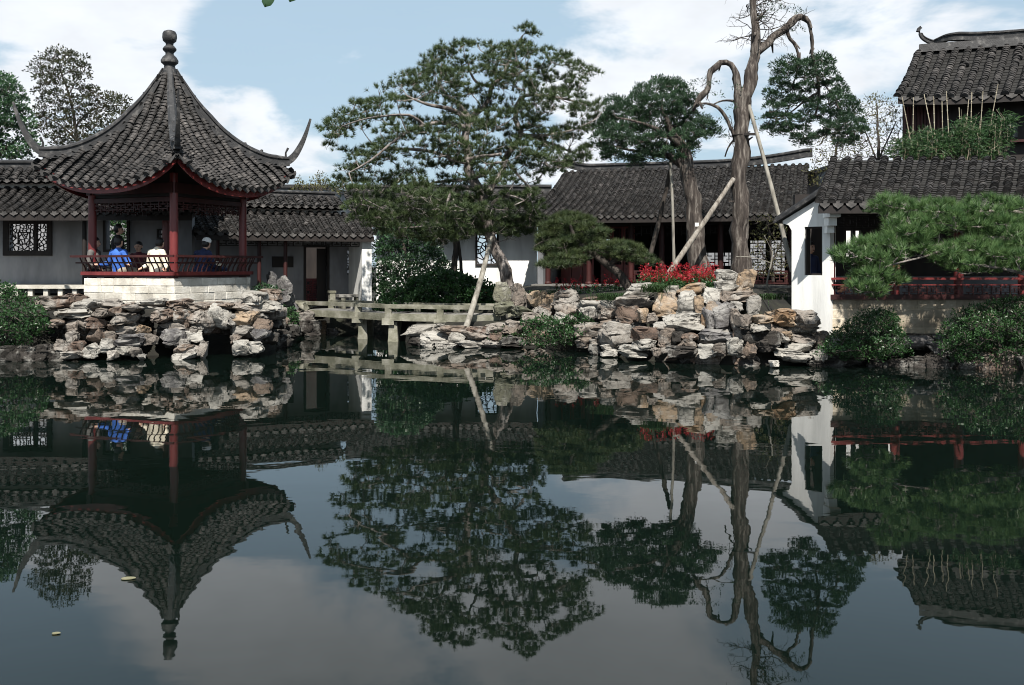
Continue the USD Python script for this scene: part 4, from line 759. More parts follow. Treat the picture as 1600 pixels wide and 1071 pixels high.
rocks(rk, Z3, [(0, 640, 60, 690), (55, 640, 165, 690), (0, 680, 75, 750), (70, 685, 155, 750), (185, 655, 265, 775, 'pale_rock'), (150, 690, 200, 770), (285, 640, 420, 700), (400, 640, 530, 690, 'pale_rock'), (295, 690, 415, 775, 'tan_rock'), (260, 710, 310, 775), (325, 590, 445, 655, 'pale_rock'), (425, 580, 535, 655), (445, 660, 545, 745), (395, 735, 475, 805), (285, 765, 385, 818), (130, 745, 190, 805), (60, 750, 130, 810), (30, 795, 115, 855, 'pale_rock'), (0, 870, 105, 940), (105, 855, 148, 940), (270, 845, 365, 920, 'pale_rock'), (355, 855, 445, 910, 'pale_rock'), (265, 815, 325, 855), (0, 730, 60, 800, 'brown_rock'), (0, 840, 60, 890), (360, 790, 460, 850, 'grey_rock'), (430, 800, 520, 870, 'wet_shade_rock'), (170, 640, 300, 680), (535, 715, 570, 770)], 0.85, 2)
rng = np.random.default_rng(77)
# the gap stones, dark to stand in for shade, and the grotto's deep back stones
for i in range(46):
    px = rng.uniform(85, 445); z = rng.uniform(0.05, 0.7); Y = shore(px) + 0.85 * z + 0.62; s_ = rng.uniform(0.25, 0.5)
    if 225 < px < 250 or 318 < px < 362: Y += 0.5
    rk.part('stone', stone((PXX(px, Y), Y + 0.1, z), (s_, s_ * 0.9, s_ * rng.uniform(0.45, 0.8)), 300 + i, 0.2), 'wet_shade_rock', smooth=42)
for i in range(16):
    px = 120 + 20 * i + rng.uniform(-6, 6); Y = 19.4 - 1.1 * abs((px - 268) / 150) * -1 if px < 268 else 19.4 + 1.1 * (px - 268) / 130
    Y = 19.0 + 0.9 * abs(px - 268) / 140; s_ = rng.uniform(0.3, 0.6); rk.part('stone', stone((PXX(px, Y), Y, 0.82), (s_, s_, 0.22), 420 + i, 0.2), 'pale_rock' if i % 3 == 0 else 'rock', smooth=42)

for i in range(64):  # more gap fillers, most coloured dark as shade for the hollows
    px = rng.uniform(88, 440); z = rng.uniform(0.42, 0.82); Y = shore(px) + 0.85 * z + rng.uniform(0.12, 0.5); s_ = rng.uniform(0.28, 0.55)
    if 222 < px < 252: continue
    rk.part('stone', stone((PXX(px, Y), Y + 0.1, z), (s_, s_ * 0.9, s_ * rng.uniform(0.35, 0.7)), 900 + i, 0.25), ['wet_shade_rock', 'wet_shade_rock', 'brown_rock'][i % 3], smooth=42)

sr = T('scholar_rock', 'dark upright scholar rock beside the corridor post', 'rock', (PXX(432, 22.2), 22.2, 0.6))
sr.part('rock', stone((PXX(428, 22.2), 22.2, PZ(447, 22.2)), (0.42, 0.4, 0.66), 501, 0.1), 'grey_rock', smooth=42); sr.part('rock', stone((PXX(447, 22.0), 22.0, PZ(452, 22.0)), (0.34, 0.3, 0.62), 502, 0.1), 'grey_rock', smooth=42)
rb = T('bridge_bank', 'low dark waterside stones at the near end of the bridge', 'rockery', (PXX(480, 22), 22.0, 0))
rocks(rb, Z3, [(545, 570, 600, 660, 'grey_rock'), (560, 640, 625, 700, 'grey_rock'), (595, 690, 695, 745), (615, 735, 720, 825, 'wet_shade_rock'), (715, 745, 775, 835, 'tan_rock'), (765, 785, 832, 835), (640, 690, 760, 730, 'wet_shade_rock'), (500, 760, 620, 830, 'wet_shade_rock'), (625, 645, 690, 695, 'bridge_stone')], 0.9, 3)

ri = T('islet_rocks', 'flat layered stones jutting into the pond before the bridge', 'rockery', (PXX(700, 19.8), 19.8, 0))
rocks(ri, Z5C, [(180, 750, 400, 800, 'pale_rock'), (380, 748, 560, 800), (540, 755, 680, 805, 'brown_rock'), (270, 785, 445, 845, 'pale_rock'), (435, 785, 525, 840, 'pale_rock'), (275, 838, 352, 872, 'pale_rock'), (355, 833, 492, 882, 'pale_rock'), (488, 828, 635, 872, 'pale_rock'), (605, 822, 722, 872), (515, 775, 665, 825), (640, 735, 760, 800), (740, 720, 860, 790), (195, 800, 290, 855, 'wet_shade_rock'), (660, 790, 740, 840, 'brown_rock'), (720, 800, 850, 860, 'wet_shade_rock')], 0.6, 4, layered=0.25)
rt = T('terrace_rocks', 'stacked tan and grey stones holding up the red flower terrace', 'rockery', (PXX(1060, 17), 17.0, 0))
rocks(rt, Z5C, [(690, 515, 785, 645, 'mossy_rock'), (775, 525, 895, 665), (885, 560, 985, 655, 'tan_rock'), (970, 570, 1045, 645, 'tan_rock'), (1035, 555, 1150, 615), (1015, 600, 1120, 640), (900, 640, 1020, 700), (1040, 630, 1150, 705), (850, 675, 1030, 735), (780, 640, 900, 700, 'mossy_rock'), (690, 620, 790, 690, 'mossy_rock')], 1.3, 5)
rocks(rt, Z7, [(0, 525, 50, 615, 'tan_rock'), (45, 535, 105, 605, 'tan_rock'), (100, 515, 225, 585), (85, 575, 215, 645), (205, 565, 330, 620, 'pale_rock'), (320, 570, 435, 630), (225, 605, 315, 680, 'pale_rock'), (325, 615, 415, 685), (95, 635, 205, 695), (0, 600, 90, 640), (195, 765, 285, 815), (275, 770, 355, 805), (300, 675, 500, 745), (200, 690, 330, 770), (350, 725, 520, 810), (270, 800, 330, 850, 'wet_shade_rock')], 1.3, 6)
rocks(rt, Z6, [(190, 235, 435, 355, 'pale_rock'), (140, 340, 445, 450), (0, 375, 175, 475, 'pale_rock'), (0, 450, 135, 545), (125, 410, 305, 560, 'brown_rock'), (300, 445, 395, 560, 'tan_rock'), (385, 480, 475, 560), (445, 310, 640, 500, 'tan_rock'), (515, 255, 655, 330, 'pale_rock'), (625, 310, 795, 505, 'pale_rock'), (635, 240, 865, 355, 'orange_rock'), (780, 335, 855, 495, 'tan_rock'), (845, 275, 1015, 445, 'pale_rock'), (835, 395, 955, 605, 'orange_rock'), (885, 405, 1125, 625, 'grey_rock'),
                (1140, 120, 1290, 310, 'tan_rock'), (965, 125, 1165, 225, 'pale_rock'), (960, 205, 1150, 300, 'pale_rock'), (1005, 295, 1290, 385), (1070, 380, 1175, 460), (1215, 340, 1315, 485), (530, 490, 845, 570, 'pale_rock'), (540, 555, 845, 640, 'pale_rock'), (0, 545, 270, 730), (255, 595, 480, 720, 'brown_rock'), (270, 700, 460, 785, 'pale_rock'), (435, 555, 555, 620), (475, 615, 635, 770), (590, 635, 690, 720, 'wet_shade_rock'), (675, 645, 805, 700, 'brown_rock'), (640, 690, 800, 765), (800, 625, 1105, 745, 'grey_rock'), (805, 745, 965, 855, 'pale_rock'), (935, 735, 1045, 835), (1035, 695, 1175, 845, 'pale_rock'), (1175, 725, 1295, 845), (1105, 605, 1225, 705, 'brown_rock'), (0, 735, 165, 790, 'pale_rock'), (0, 785, 145, 850, 'pale_rock'), (145, 750, 375, 800, 'pale_rock'), (150, 790, 375, 850, 'pale_rock'), (425, 775, 495, 850), (485, 770, 560, 820), (545, 765, 810, 860, 'wet_shade_rock'), (1010, 300, 1100, 400), (1060, 450, 1170, 600), (1100, 540, 1150, 610)], 1.25, 7)
rs = T('corner_rocks', 'layered weathered stones stepping to the water by the white end wall', 'rockery', (PXX(1240, 16.5), 16.5, 0))
rocks(rs, Z6, [(1125, 495, 1225, 605), (1215, 485, 1395, 555, 'tan_rock'), (1205, 545, 1395, 625, 'pale_rock'), (1375, 450, 1610, 580, 'orange_rock'), (1385, 575, 1525, 665), (1495, 630, 1610, 710, 'tan_rock'), (1290, 690, 1400, 800, 'wet_shade_rock'), (1180, 620, 1330, 720, 'wet_shade_rock'), (1340, 640, 1480, 760, 'wet_shade_rock')], 0.8, 8)
rocks(rs, ZR, [(60, 640, 200, 720, 'tan_rock'), (180, 650, 295, 730), (155, 715, 315, 765, 'pale_rock'), (120, 745, 170, 800), (150, 770, 315, 815), (145, 810, 295, 855, 'pale_rock'), (115, 845, 285, 902, 'pale_rock'), (270, 845, 345, 905, 'pale_rock'), (255, 895, 345, 940, 'wet_shade_rock'), (300, 755, 370, 850), (75, 895, 115, 925, 'pale_rock')], 0.8, 9, layered=0.3)
rr = T('right_bank_rocks', 'dark low stones along the water under the gallery', 'rockery', (PXX(1450, 15.9), 15.9, 0))
rocks(rr, ZR, [(335, 865, 565, 940, 'wet_shade_rock'), (555, 885, 645, 940, 'wet_shade_rock'), (640, 890, 765, 950, 'wet_shade_rock'), (755, 875, 855, 955, 'wet_shade_rock'), (845, 870, 965, 965, 'wet_shade_rock'), (955, 900, 1105, 965, 'wet_shade_rock'), (1080, 870, 1200, 990, 'brown_rock'), (1190, 850, 1330, 990, 'brown_rock'), (740, 780, 880, 830, 'grey_rock'), (360, 780, 480, 850, 'grey_rock'), (600, 780, 760, 860, 'grey_rock'), (1300, 860, 1430, 990, 'wet_shade_rock'), (860, 800, 1000, 870, 'grey_rock'), (980, 840, 1100, 900, 'wet_shade_rock'), (470, 830, 620, 880, 'wet_shade_rock')], 0.5, 10)
for i in range(12):
    px = 1300 + i * 30; Y = shore(px) + 0.75; rr.part('stone', stone((PXX(px, Y), Y, 0.32), (0.5, 0.5, 0.35), 640 + i, 0.2), 'wet_shade_rock' if i % 3 else 'grey_rock', smooth=42)
for i in range(9):
    px = -40 + i * 17; Y = shore(px) + 0.3; rk.part('stone', stone((PXX(px, Y), Y, 0.1), (0.45, 0.4, 0.35), 680 + i, 0.2), 'wet_shade_rock', smooth=42)
# filler stones that stand back in the joints of the terrace wall
for i in range(60):
    px = rng.uniform(700, 1280); z = rng.uniform(0.0, 1.0 if 850 < px < 1180 else 0.35); kk = 1.25 if px < 1180 else 0.8; Y = shore(px) + kk * z + 0.42; s_ = rng.uniform(0.28, 0.55)
    (rt if px < 1190 else rs).part('stone', stone((PXX(px, Y), Y + 0.12, z), (s_, s_ * 0.9, s_ * rng.uniform(0.5, 0.8)), 720 + i, 0.2), ['wet_shade_rock', 'brown_rock', 'rock'][i % 3], smooth=42)

# ------------------------------------------------------------------ leaves, needles, trees
def needles(tips, dirs, n, L, w, spread, rng):
    N = len(tips); d = unit(np.repeat(dirs, n, 0) + rng.normal(0, spread, (N * n, 3))); b = np.repeat(tips, n, 0); l = L * rng.uniform(0.65, 1.15, (N * n, 1))
    sd = unit(np.cross(d, rng.normal(size=(N * n, 3)))) * w / 2
    v = np.stack([b - sd, b + sd, b + d * l], 1).reshape(-1, 3); return v, np.arange(len(v)).reshape(-1, 3)


def leaves(pts, dirs, L, w, rng, spread=0.6, flat=0.0):
    N = len(pts); d = unit(dirs + rng.normal(0, spread, (N, 3))); l = L * rng.uniform(0.6, 1.2, (N, 1)); up = rng.normal(size=(N, 3)) * (1 - flat) + A([0, 0, 1.0]) * flat
    sd = unit(np.cross(d, up)) * l * (w / L) / 2; nn = unit(np.cross(sd, d)) * l * 0.10
    v = np.stack([pts, pts + d * l * 0.45 + sd + nn, pts + d * l, pts + d * l * 0.45 - sd + nn], 1).reshape(-1, 3); k = np.arange(N)[:, None] * 4
    return v, np.vstack([k + A([[0, 1, 2]]), k + A([[0, 2, 3]])])


def dart(poly, holes, r, rng, limit=4000):
    poly = Polygon(poly).buffer(0)
    for h in holes: poly = poly.difference(Polygon(h).buffer(0))
    x0, y0, x1, y1 = poly.bounds; out = np.zeros((0, 2)); miss = 0
    from shapely import contains_xy
    while miss < 260 and len(out) < limit:
        c = rng.uniform([x0, y0], [x1, y1], (64, 2)); c = c[contains_xy(poly, c[:, 0], c[:, 1])]
        for q in c:
            if len(out) == 0 or np.min(np.sum((out - q) ** 2, 1)) > r * r: out = np.vstack([out, q]); miss = 0
            else: miss += 1
    return out, poly


def lobes(poly, holes, r, Y, thick, rng, layers=2, ysc=1.0):
    """foliage pads spread through the crown's volume: positions and sizes"""
    res = []
    for _ in range(layers):
        q, pg = dart([(x, y / ysc) for x, y in poly], [[(x, y / ysc) for x, y in h] for h in holes], r, rng)
        dist = A([pg.boundary.distance(Point(*a)) for a in q]); w = np.clip(dist / (dist.max() + 1e-9), 0.03, 1); T_ = thick * np.sqrt(w * (2 - w))
        dy = rng.uniform(-1, 1, len(q)) * T_
        for (x, y), e in zip(q, dy): res.append(P(x, y * ysc, Y + e))
    return A(res)


def limb_pts(l, Y, step=0.12):
    """[(px, py, radius px, dY)] -> world points and radii"""
    a = A([[*P(x, y, Y + (q[0] if q else 0)), r / F * Y] for x, y, r, *q in l]); a = resample(a, step); return a[:, :3], a[:, 3]


def grow(t, skel, centers, rng, r0=0.022, sag=0.12, name='branches', mat='pine_bark', sub=3, spread=0.3):
    """thin boughs from the limbs to every foliage pad, each bough carrying later ones"""
    skel = list(skel); mb = MB(); S_ = A(skel); order = np.argsort([np.min(np.sum((S_ - c) ** 2, 1)) for c in centers])
    arr = np.zeros((len(skel) + len(centers) * 6, 3)); arr[:len(skel)] = S_; n = len(skel)
    for i in order:
        c = centers[i]; dd = np.sum((arr[:n] - c) ** 2, 1) + 0.5 * np.maximum(0, arr[:n, 2] - c[2]) ** 2; k = int(np.argmin(dd)); a = arr[k]; L = np.linalg.norm(c - a)
        if L < 0.03: continue
        mid = (a + c) / 2 + rng.normal(0, 0.10, 3) * L + A([0, 0, -sag * L]); ts = np.linspace(0, 1, max(4, int(L / 0.12) + 2))[:, None]
        pts = (1 - ts) ** 2 * a + 2 * ts * (1 - ts) * mid + ts ** 2 * c; rr = min(r0, 0.006 + 0.016 * L)
        mb.tube(pts, np.linspace(rr, max(0.005, rr * 0.4), len(pts)), 5, cap=False)
        for q in pts[2::2][:5]: arr[n] = q; n += 1
        for _ in range(sub):
            e = c + unit(rng.normal(size=3) + A([0, 0, 0.3])) * spread * rng.uniform(0.5, 1); mb.tube([pts[-2], (pts[-2] + e) / 2 + rng.normal(0, 0.02, 3), e], [0.007, 0.005, 0.003], 3, cap=False)
    t.part(name, mb, mat, kind='stuff')


def pad_points(centers, n, r, flat, rng, up=0.3, bottom=-0.35):
    N = len(centers); d = rng.normal(size=(N * n, 3)); d = unit(d); d[:, 2] = np.where(d[:, 2] < bottom, -d[:, 2] * 0.5, d[:, 2]); rr = (r * rng.uniform(0.55, 1.25, (N, 1))).repeat(n, 0) * rng.uniform(0.25, 1, (N * n, 1)) ** 0.5
    pts = centers.repeat(n, 0) + d * rr * A([1, 1, flat]); return pts, unit(d + A([0, 0, up]))


def do_limbs(t, limbs, Y, mat, names, rough=0.12, seed=0, wobble=1.2):
    skel = []
    for i, (l, nm) in enumerate(zip(limbs, names)):
        p, r = limb_pts(l, Y); rngl = np.random.default_rng(seed + i); wob = A([meshkit.fbm(np.stack([np.arange(len(p)) * 0.35, np.full(len(p), i * 7.3 + seed), np.full(len(p), c * 3.1)], -1), 2, seed) - 0.5 for c in range(3)]).T * np.minimum(0.12, r * wobble)[:, None]
        wob *= np.minimum(1, np.arange(len(p)) / 3)[:, None]
        t.part(nm, MB().tube(p + wob, r, 10 if r.max() > 0.05 else 6, rough=rough, seed=seed + i), mat, smooth=50); skel += list(p + wob)
    return skel


def zz(o, l):
    ox, oy, s = o; return [(ox + a / s, oy + b / s, *c) for a, b, *c in l]


Z4, Z8, ZJ = (480, 30, 2.746), (1040, 0, 3.57), (860, 0, 3.15)
# --- the large leaning pine
rng = np.random.default_rng(101); YP = 21.6
pine = T('pine_tree', 'large spreading pine leaning over the bridge with airy crown', 'pine tree', tuple(P(797, 445, YP)))
pl_ = [zz(Z4, [(865, 1150, 11), (838, 1060, 9.5), (800, 960, 8.5), (768, 850, 8), (755, 770, 7.5), (715, 690, 8), (690, 610, 7, 0.1), (682, 520, 6, 0.1), (692, 430, 5.5, 0.1), (655, 370, 4.2, 0.1), (600, 330, 3, 0.2), (560, 260, 2, 0.2)]),
       zz(Z4, [(755, 770, 6.5), (800, 705, 5.5, 0.3), (843, 650, 5, 0.4), (850, 600, 5, 0.4), (890, 540, 4.6, 0.3), (915, 490, 4.4, 0.2), (893, 425, 4, 0.2), (915, 370, 3.2, 0.2), (985, 365, 2.2, 0.2)]),
       zz(Z4, [(692, 430, 4.5, 0.1), (740, 400, 4, 0.5), (772, 360, 3.8, 0.5), (790, 290, 3.6, 0.5), (845, 240, 3, 0.4), (875, 160, 2.3, 0.4), (925, 70, 1.3, 0.4)]),
       zz(Z4, [(845, 240, 2.5, 0.4), (900, 235, 2, 0.2), (960, 190, 1.4, 0.1)]), zz(Z4, [(790, 290, 2.8, 0.5), (740, 280, 2.4, 0.3), (690, 190, 1.5, 0)]),
       zz(Z4, [(890, 400, 3, 0.2), (940, 330, 2.6, -0.3), (1060, 335, 2, -0.5), (1200, 370, 1.2, -0.5)]), zz(Z4, [(912, 492, 3, 0.2), (1000, 500, 2.6, -0.2), (1080, 490, 2, -0.3), (1220, 440, 1.2, -0.3)]), zz(Z4, [(960, 500, 2.2, 0), (1050, 535, 2, 0.2), (1180, 590, 1.1, 0.3)]),
       zz(Z4, [(850, 600, 3, 0.4), (905, 670, 2.2, 0.1), (960, 730, 1.4, 0)]), zz(Z4, [(690, 605, 4, 0.1), (760, 590, 3, -0.5), (830, 580, 2, -0.9)]), zz(Z4, [(705, 680, 4, 0), (770, 660, 3, -0.4), (800, 620, 2.4, -0.8), (835, 615, 1.5, -1)]),
       zz(Z4, [(690, 440, 4.2, 0.1), (610, 385, 3.4, -0.4), (530, 370, 2.4, -0.6), (430, 330, 1.4, -0.8)]), zz(Z4, [(686, 470, 4.2, 0.1), (590, 445, 3.4, -0.5), (500, 455, 2.8, -0.8), (380, 520, 2, -1), (280, 600, 1.5, -1.1), (180, 660, 1, -1.1)]), zz(Z4, [(500, 455, 2.6, -0.8), (430, 412, 2, -0.9), (300, 420, 1.4, -0.9), (150, 460, 1, -0.9)]),
       zz(Z4, [(688, 620, 4, 0.1), (600, 590, 3, 0.5), (480, 560, 2.6, 0.8), (320, 555, 1.6, 1)]), zz(Z4, [(690, 615, 3.4, 0), (610, 600, 2.6, -0.6), (600, 560, 2, -0.8), (660, 530, 1.4, -0.9)]), zz(Z4, [(715, 700, 3.5, 0), (640, 690, 2.6, 0.6), (560, 700, 2, 0.9), (440, 740, 1.3, 1.1)]), zz(Z4, [(730, 730, 3, 0), (630, 730, 2.2, -0.6), (600, 790, 1.5, -0.9)]), zz(Z4, [(765, 850, 3.5, 0), (850, 760, 2.4, -0.6), (930, 780, 1.5, -1)])]
skel = do_limbs(pine, pl_, YP, 'pine_bark', ['trunk'] + ['limb'] * (len(pl_) - 1), seed=3)
outline = zz(Z4, [(90, 440), (130, 415), (180, 400), (200, 350), (250, 325), (300, 300), (330, 280), (390, 265), (420, 235), (480, 235), (520, 195), (545, 155), (580, 110), (640, 105), (690, 95), (740, 100), (800, 115), (840, 85), (900, 75), (945, 40), (985, 90), (1030, 130), (1060, 175), (1100, 150), (1120, 190), (1180, 215), (1215, 230), (1200, 300), (1235, 345), (1270, 355), (1265, 420), (1230, 470), (1245, 545), (1200, 600), (1120, 640), (1060, 670), (990, 720), (1000, 800), (960, 870), (860, 900), (760, 870), (650, 900), (560, 860), (420, 850), (300, 850), (200, 800), (130, 720), (140, 660), (190, 620), (160, 570), (95, 545)])
gaps = [zz(Z4, g) for g in ([(540, 350), (640, 380), (660, 400), (600, 420), (480, 420), (430, 400)], [(400, 610), (300, 625), (230, 660), (330, 670), (440, 640)], [(1000, 420), (1130, 420), (1120, 470), (990, 490)], [(880, 640), (960, 620), (1000, 680), (930, 690)], [(800, 340), (900, 270), (930, 310), (850, 380), (790, 400)], [(760, 480), (830, 480), (850, 540), (770, 570)], [(1060, 240), (1120, 230), (1130, 290), (1050, 300)], [(720, 250), (770, 200), (780, 260), (740, 300)], [(160, 480), (330, 500), (300, 540), (170, 540)], [(1080, 560), (1200, 500), (1190, 560)], [(540, 640), (620, 630), (640, 670), (560, 690)])]
cen = np.vstack([lobes(outline, gaps, 15.5, YP, 1.9, rng, layers=2, ysc=0.72), lobes([(545, 325), (640, 345), (740, 345), (840, 338), (860, 358), (800, 372), (740, 366), (690, 384), (620, 372), (560, 350)], [], 15, YP, 1.3, rng, 2, ysc=0.72)])
keep = meshkit.noise(cen * A([1.5, 1.5, 2.2]) + 7.3, 9) > 0.39; cen = cen[keep | (cen[:, 2] < 3.2)]
grow(pine, skel, cen, rng, mat='pine_bark', spread=0.2)
pts, dr = pad_points(cen, 16, 0.28, 0.5, rng, up=0.6, bottom=-0.1)
v, f = needles(pts, dr, 30, 0.12, 0.0095, 0.62, rng); pine.part('crown', (v, f), 'pine_needle')
pp = T('prop_pole', 'weathered timber prop leaning from the stone islet to the pine', 'pole', tuple(P(728, 511, 19.9)))
a, b = P(728, 513, 19.9), P(768, 368, 21.4); pp.part('pole', MB().tube(resample([a, (a + b) / 2 + A([0.03, 0, 0.0]), b], 0.1), np.linspace(0.062, 0.05, len(resample([a, (a + b) / 2 + A([0.03, 0, 0.0]), b], 0.1))), 9, rough=0.08), 'pole_wood', smooth=50)

# --- the two dark young stems and the dense evergreen beside the corridor
def bush(name, label, Y, poly, r, thick, n, L, w, mat, seed, base, stems=None, cat='shrub', rl=0.2, flat=0.8, layers=2, group=None, holes=(), stem_mat='dark_bark', spread=0.6, ysc=1.0, extra=None, fill=0.0, bottom=-0.35):
    rng = np.random.default_rng(seed); t = T(name, label, cat, tuple(base), group)
    cen = lobes(poly, holes, r, Y, thick, rng, layers, ysc)
    stems = stems if stems is not None else [[(*[(base[0] / base[1] * F + 800), HY - (base[2] - H) / base[1] * F], 3), (float(np.mean([p[0] for p in poly])), float(np.mean([p[1] for p in poly])), 1.5)]]
    sk = do_limbs(t, stems, Y, stem_mat, ['trunk' if cat.endswith('tree') else 'stem'] + ['limb'] * (len(stems) - 1), seed=seed)
    grow(t, sk, cen, rng, r0=0.014, mat=stem_mat, sub=1, spread=rl)
    pts, dr = pad_points(cen, n, rl, flat, rng, bottom=bottom); t.part('crown' if cat.endswith('tree') else 'foliage', leaves(pts, dr, L, w, rng, spread), mat)
    if extra: extra(t, cen, rng)
    return t


bush('evergreen_tree', 'dense dark evergreen beside the corridor end wall', 25.7, [(590, 488), (588, 400), (598, 362), (630, 350), (660, 370), (690, 395), (705, 430), (740, 450), (745, 486), (640, 488)], 10, 0.8, 90, 0.08, 0.045, 'dark_leaf', 201, P(640, 486, 25.7), cat='evergreen tree', rl=0.24, stems=[[(640, 486, 4), (638, 430, 3), (630, 380, 2)], [(640, 450, 3), (690, 420, 1.5)]])
bush('leafy_shrub', 'shadowed low broadleaf shrub at the foot of the pine', 22.8, [(588, 494), (600, 470), (650, 440), (690, 425), (740, 440), (780, 455), (790, 485), (700, 496)], 9, 0.6, 80, 0.08, 0.048, 'shrub_leaf', 202, P(715, 482, 22.8), rl=0.2)
for i, (l, s_, lb) in enumerate((([(707, 470, 5.5), (709, 420, 5), (712, 370, 4.5), (716, 330, 3.5), (712, 300, 2.5)], 1, 'thick dark straight young trunk behind the shrub'), ([(725, 470, 3), (722, 430, 2.8), (715, 370, 2.3), (712, 330, 2)], 2, 'thin dark slanting young trunk behind the shrub'))):
    t = T('young_tree', lb, 'tree', tuple(P(l[0][0], 478, 24.2))); rng = np.random.default_rng(210 + i)
    sk = do_limbs(t, [l], 24.2, 'dark_bark', ['trunk'], seed=20 + i); cen = lobes([(650, 345), (660, 320), (700, 300), (750, 310), (760, 350), (700, 362)], [], 16, 24.2, 0.8, rng, 1); grow(t, sk, cen, rng, mat='dark_bark', spread=0.2)
    pts, dr = pad_points(cen, 30, 0.25, 0.7, rng); t.part('crown', leaves(pts, dr, 0.08, 0.045, rng), 'dark_leaf')

# --- the juniper with the stripped trunk
rng = np.random.default_rng(111); YJ = 21.3
jun = T('juniper_tree', 'dense round juniper crown on a stripped pale trunk', 'juniper tree', tuple(P(1093, 432, YJ)))
jl = [[(1096, 440, 17), (1092, 400, 15), (1086, 350, 13.5), (1079, 300, 12.5), (1073, 262, 12), (1066, 235, 9), (1050, 205, 5), (1035, 170, 2.5)], [(1073, 262, 8), (1030, 240, 4), (985, 235, 2), (950, 225, 1)], [(1070, 240, 7, 0.2), (1085, 215, 4, 0.3), (1110, 205, 1.6, 0.2)], [(1060, 225, 5, -0.3), (1010, 195, 2.4, -0.6), (965, 185, 1.2, -0.6)], [(1066, 235, 5, 0.3), (1040, 190, 2.5, 0.6), (1060, 150, 1.2, 0.6)]]
sk = do_limbs(jun, jl, YJ, 'cypress_bark', ['trunk'] + ['limb'] * 4, rough=0.22, seed=30)
outl = zz(ZJ, [(240, 650), (255, 580), (300, 500), (350, 505), (395, 530), (400, 475), (445, 470), (440, 425), (490, 430), (520, 400), (560, 393), (600, 408), (650, 430), (690, 470), (700, 540), (715, 600), (765, 590), (820, 625), (822, 660), (780, 690), (720, 690), (700, 760), (660, 795), (600, 805), (540, 780), (450, 795), (420, 820), (380, 790), (300, 780), (250, 790), (240, 720)])
cen = lobes(outl, [zz(ZJ, [(500, 600), (570, 580), (560, 650), (490, 650)]), zz(ZJ, [(330, 740), (440, 720), (450, 775), (330, 785)]), zz(ZJ, [(640, 520), (680, 560), (640, 590)]), zz(ZJ, [(380, 600), (420, 590), (410, 640)])], 11, YJ, 1.15, rng, 2); grow(jun, sk, cen, rng, mat='cypress_bark', spread=0.15, sub=1)
pts, dr = pad_points(cen, 230, 0.19, 0.9, rng, up=0.5); v, f = leaves(pts, dr, 0.068, 0.021, rng, 0.4); jun.part('crown', (v, f), 'juniper_leaf')

# --- the ancient twisted tree with the arching limbs
rng = np.random.default_rng(121); YT = 21.0
old = T('ancient_cypress', 'tall ancient cypress with bare arching limbs and one hanging green crown', 'cypress tree', tuple(P(1160, 432, YT)))
ol = [[(1160, 440, 18), (1160, 420, 15.5), (1158, 380, 13.5), (1157, 310, 12.5), (1157, 250, 12), (1159, 200, 12), (1161, 165, 12), (1170, 135, 10), (1177, 110, 8.8), (1180, 80, 8), (1178, 45, 6.5), (1178, 0, 5.5), (1179, -40, 4), (1184, -80, 2)],
      [(1157, 175, 8), (1151, 148, 6.2), (1148, 120, 5), (1144, 108, 4.6), (1138, 99, 4.6), (1129, 98, 4.4), (1118, 108, 4.8), (1109, 117, 4.8), (1108, 128, 4), (1106, 138, 4.4), (1096, 150, 5.2), (1089, 160, 4.4), (1083, 172, 2.5)],
      [(1181, 85, 7), (1195, 73, 6), (1210, 58, 5.6), (1226, 46, 6), (1238, 33, 6), (1250, 27, 5.5), (1260, 31, 4.2), (1266, 45, 2.6)],
      [(1262, 34, 3.2), (1267, 48, 2.6), (1271, 65, 2.5), (1271, 92, 2.4), (1276, 118, 2.4), (1279, 150, 2.2), (1273, 180, 1.6)], [(1229, 46, 3), (1233, 60, 2.6), (1243, 74, 2.2), (1247, 90, 2), (1246, 110, 1.4), (1236, 135, 1)],
      [(1276, 118, 1.8), (1290, 135, 1.4), (1310, 170, 1.2), (1325, 205, 1)], [(1278, 145, 1.8), (1260, 155, 1.4), (1235, 175, 1.2), (1210, 190, 1)],
      [(1150, 222, 3.5), (1145, 208, 3), (1137, 190, 2.6), (1122, 168, 2.4), (1104, 162, 2), (1088, 163, 1.5)], [(1151, 160, 2.2), (1135, 157, 1.6), (1115, 163, 1.2)],
      [(1152, 215, 2, 0.2), (1140, 228, 1.4, 0.3), (1133, 245, 0.9, 0.3)]]
sk = do_limbs(old, ol, YT, 'cypress_bark', ['trunk', 'bare_arch'] + ['limb'] * 8, rough=0.34, seed=40, wobble=2.0)
for i in range(22):
    q = sk[rng.integers(6, min(len(sk), 130))]; d = unit(rng.normal(size=3) * A([1, 0.7, 0.6])); L = rng.uniform(0.16, 0.34); rr = rng.uniform(0.02, 0.038); old.part('stub', MB().tube([q, q + d * L * 0.5 + A([0, 0, 0.01]), q + d * L + A([0, 0, rng.uniform(-0.03, 0.05)])], [rr * 1.5, rr, rr * 0.5], 6, rough=0.2, seed=i), 'cypress_bark')
old.part('iron_band', MB().tube([P(1157, 212, YT) + A([0.17 * math.cos(a), 0.17 * math.sin(a), 0]) for a in np.linspace(0, 2 * np.pi, 17)], 0.02, 5), 'dark_wood')
outl = zz(ZJ, [(1100, 350), (1140, 300), (1200, 288), (1260, 300), (1340, 282), (1385, 310), (1390, 380), (1425, 400), (1445, 470), (1490, 500), (1535, 570), (1545, 650), (1500, 700), (1440, 725), (1380, 690), (1300, 700), (1250, 720), (1200, 690), (1150, 660), (1090, 660), (1045, 640), (1060, 560), (1080, 500), (1070, 450), (1115, 420)])
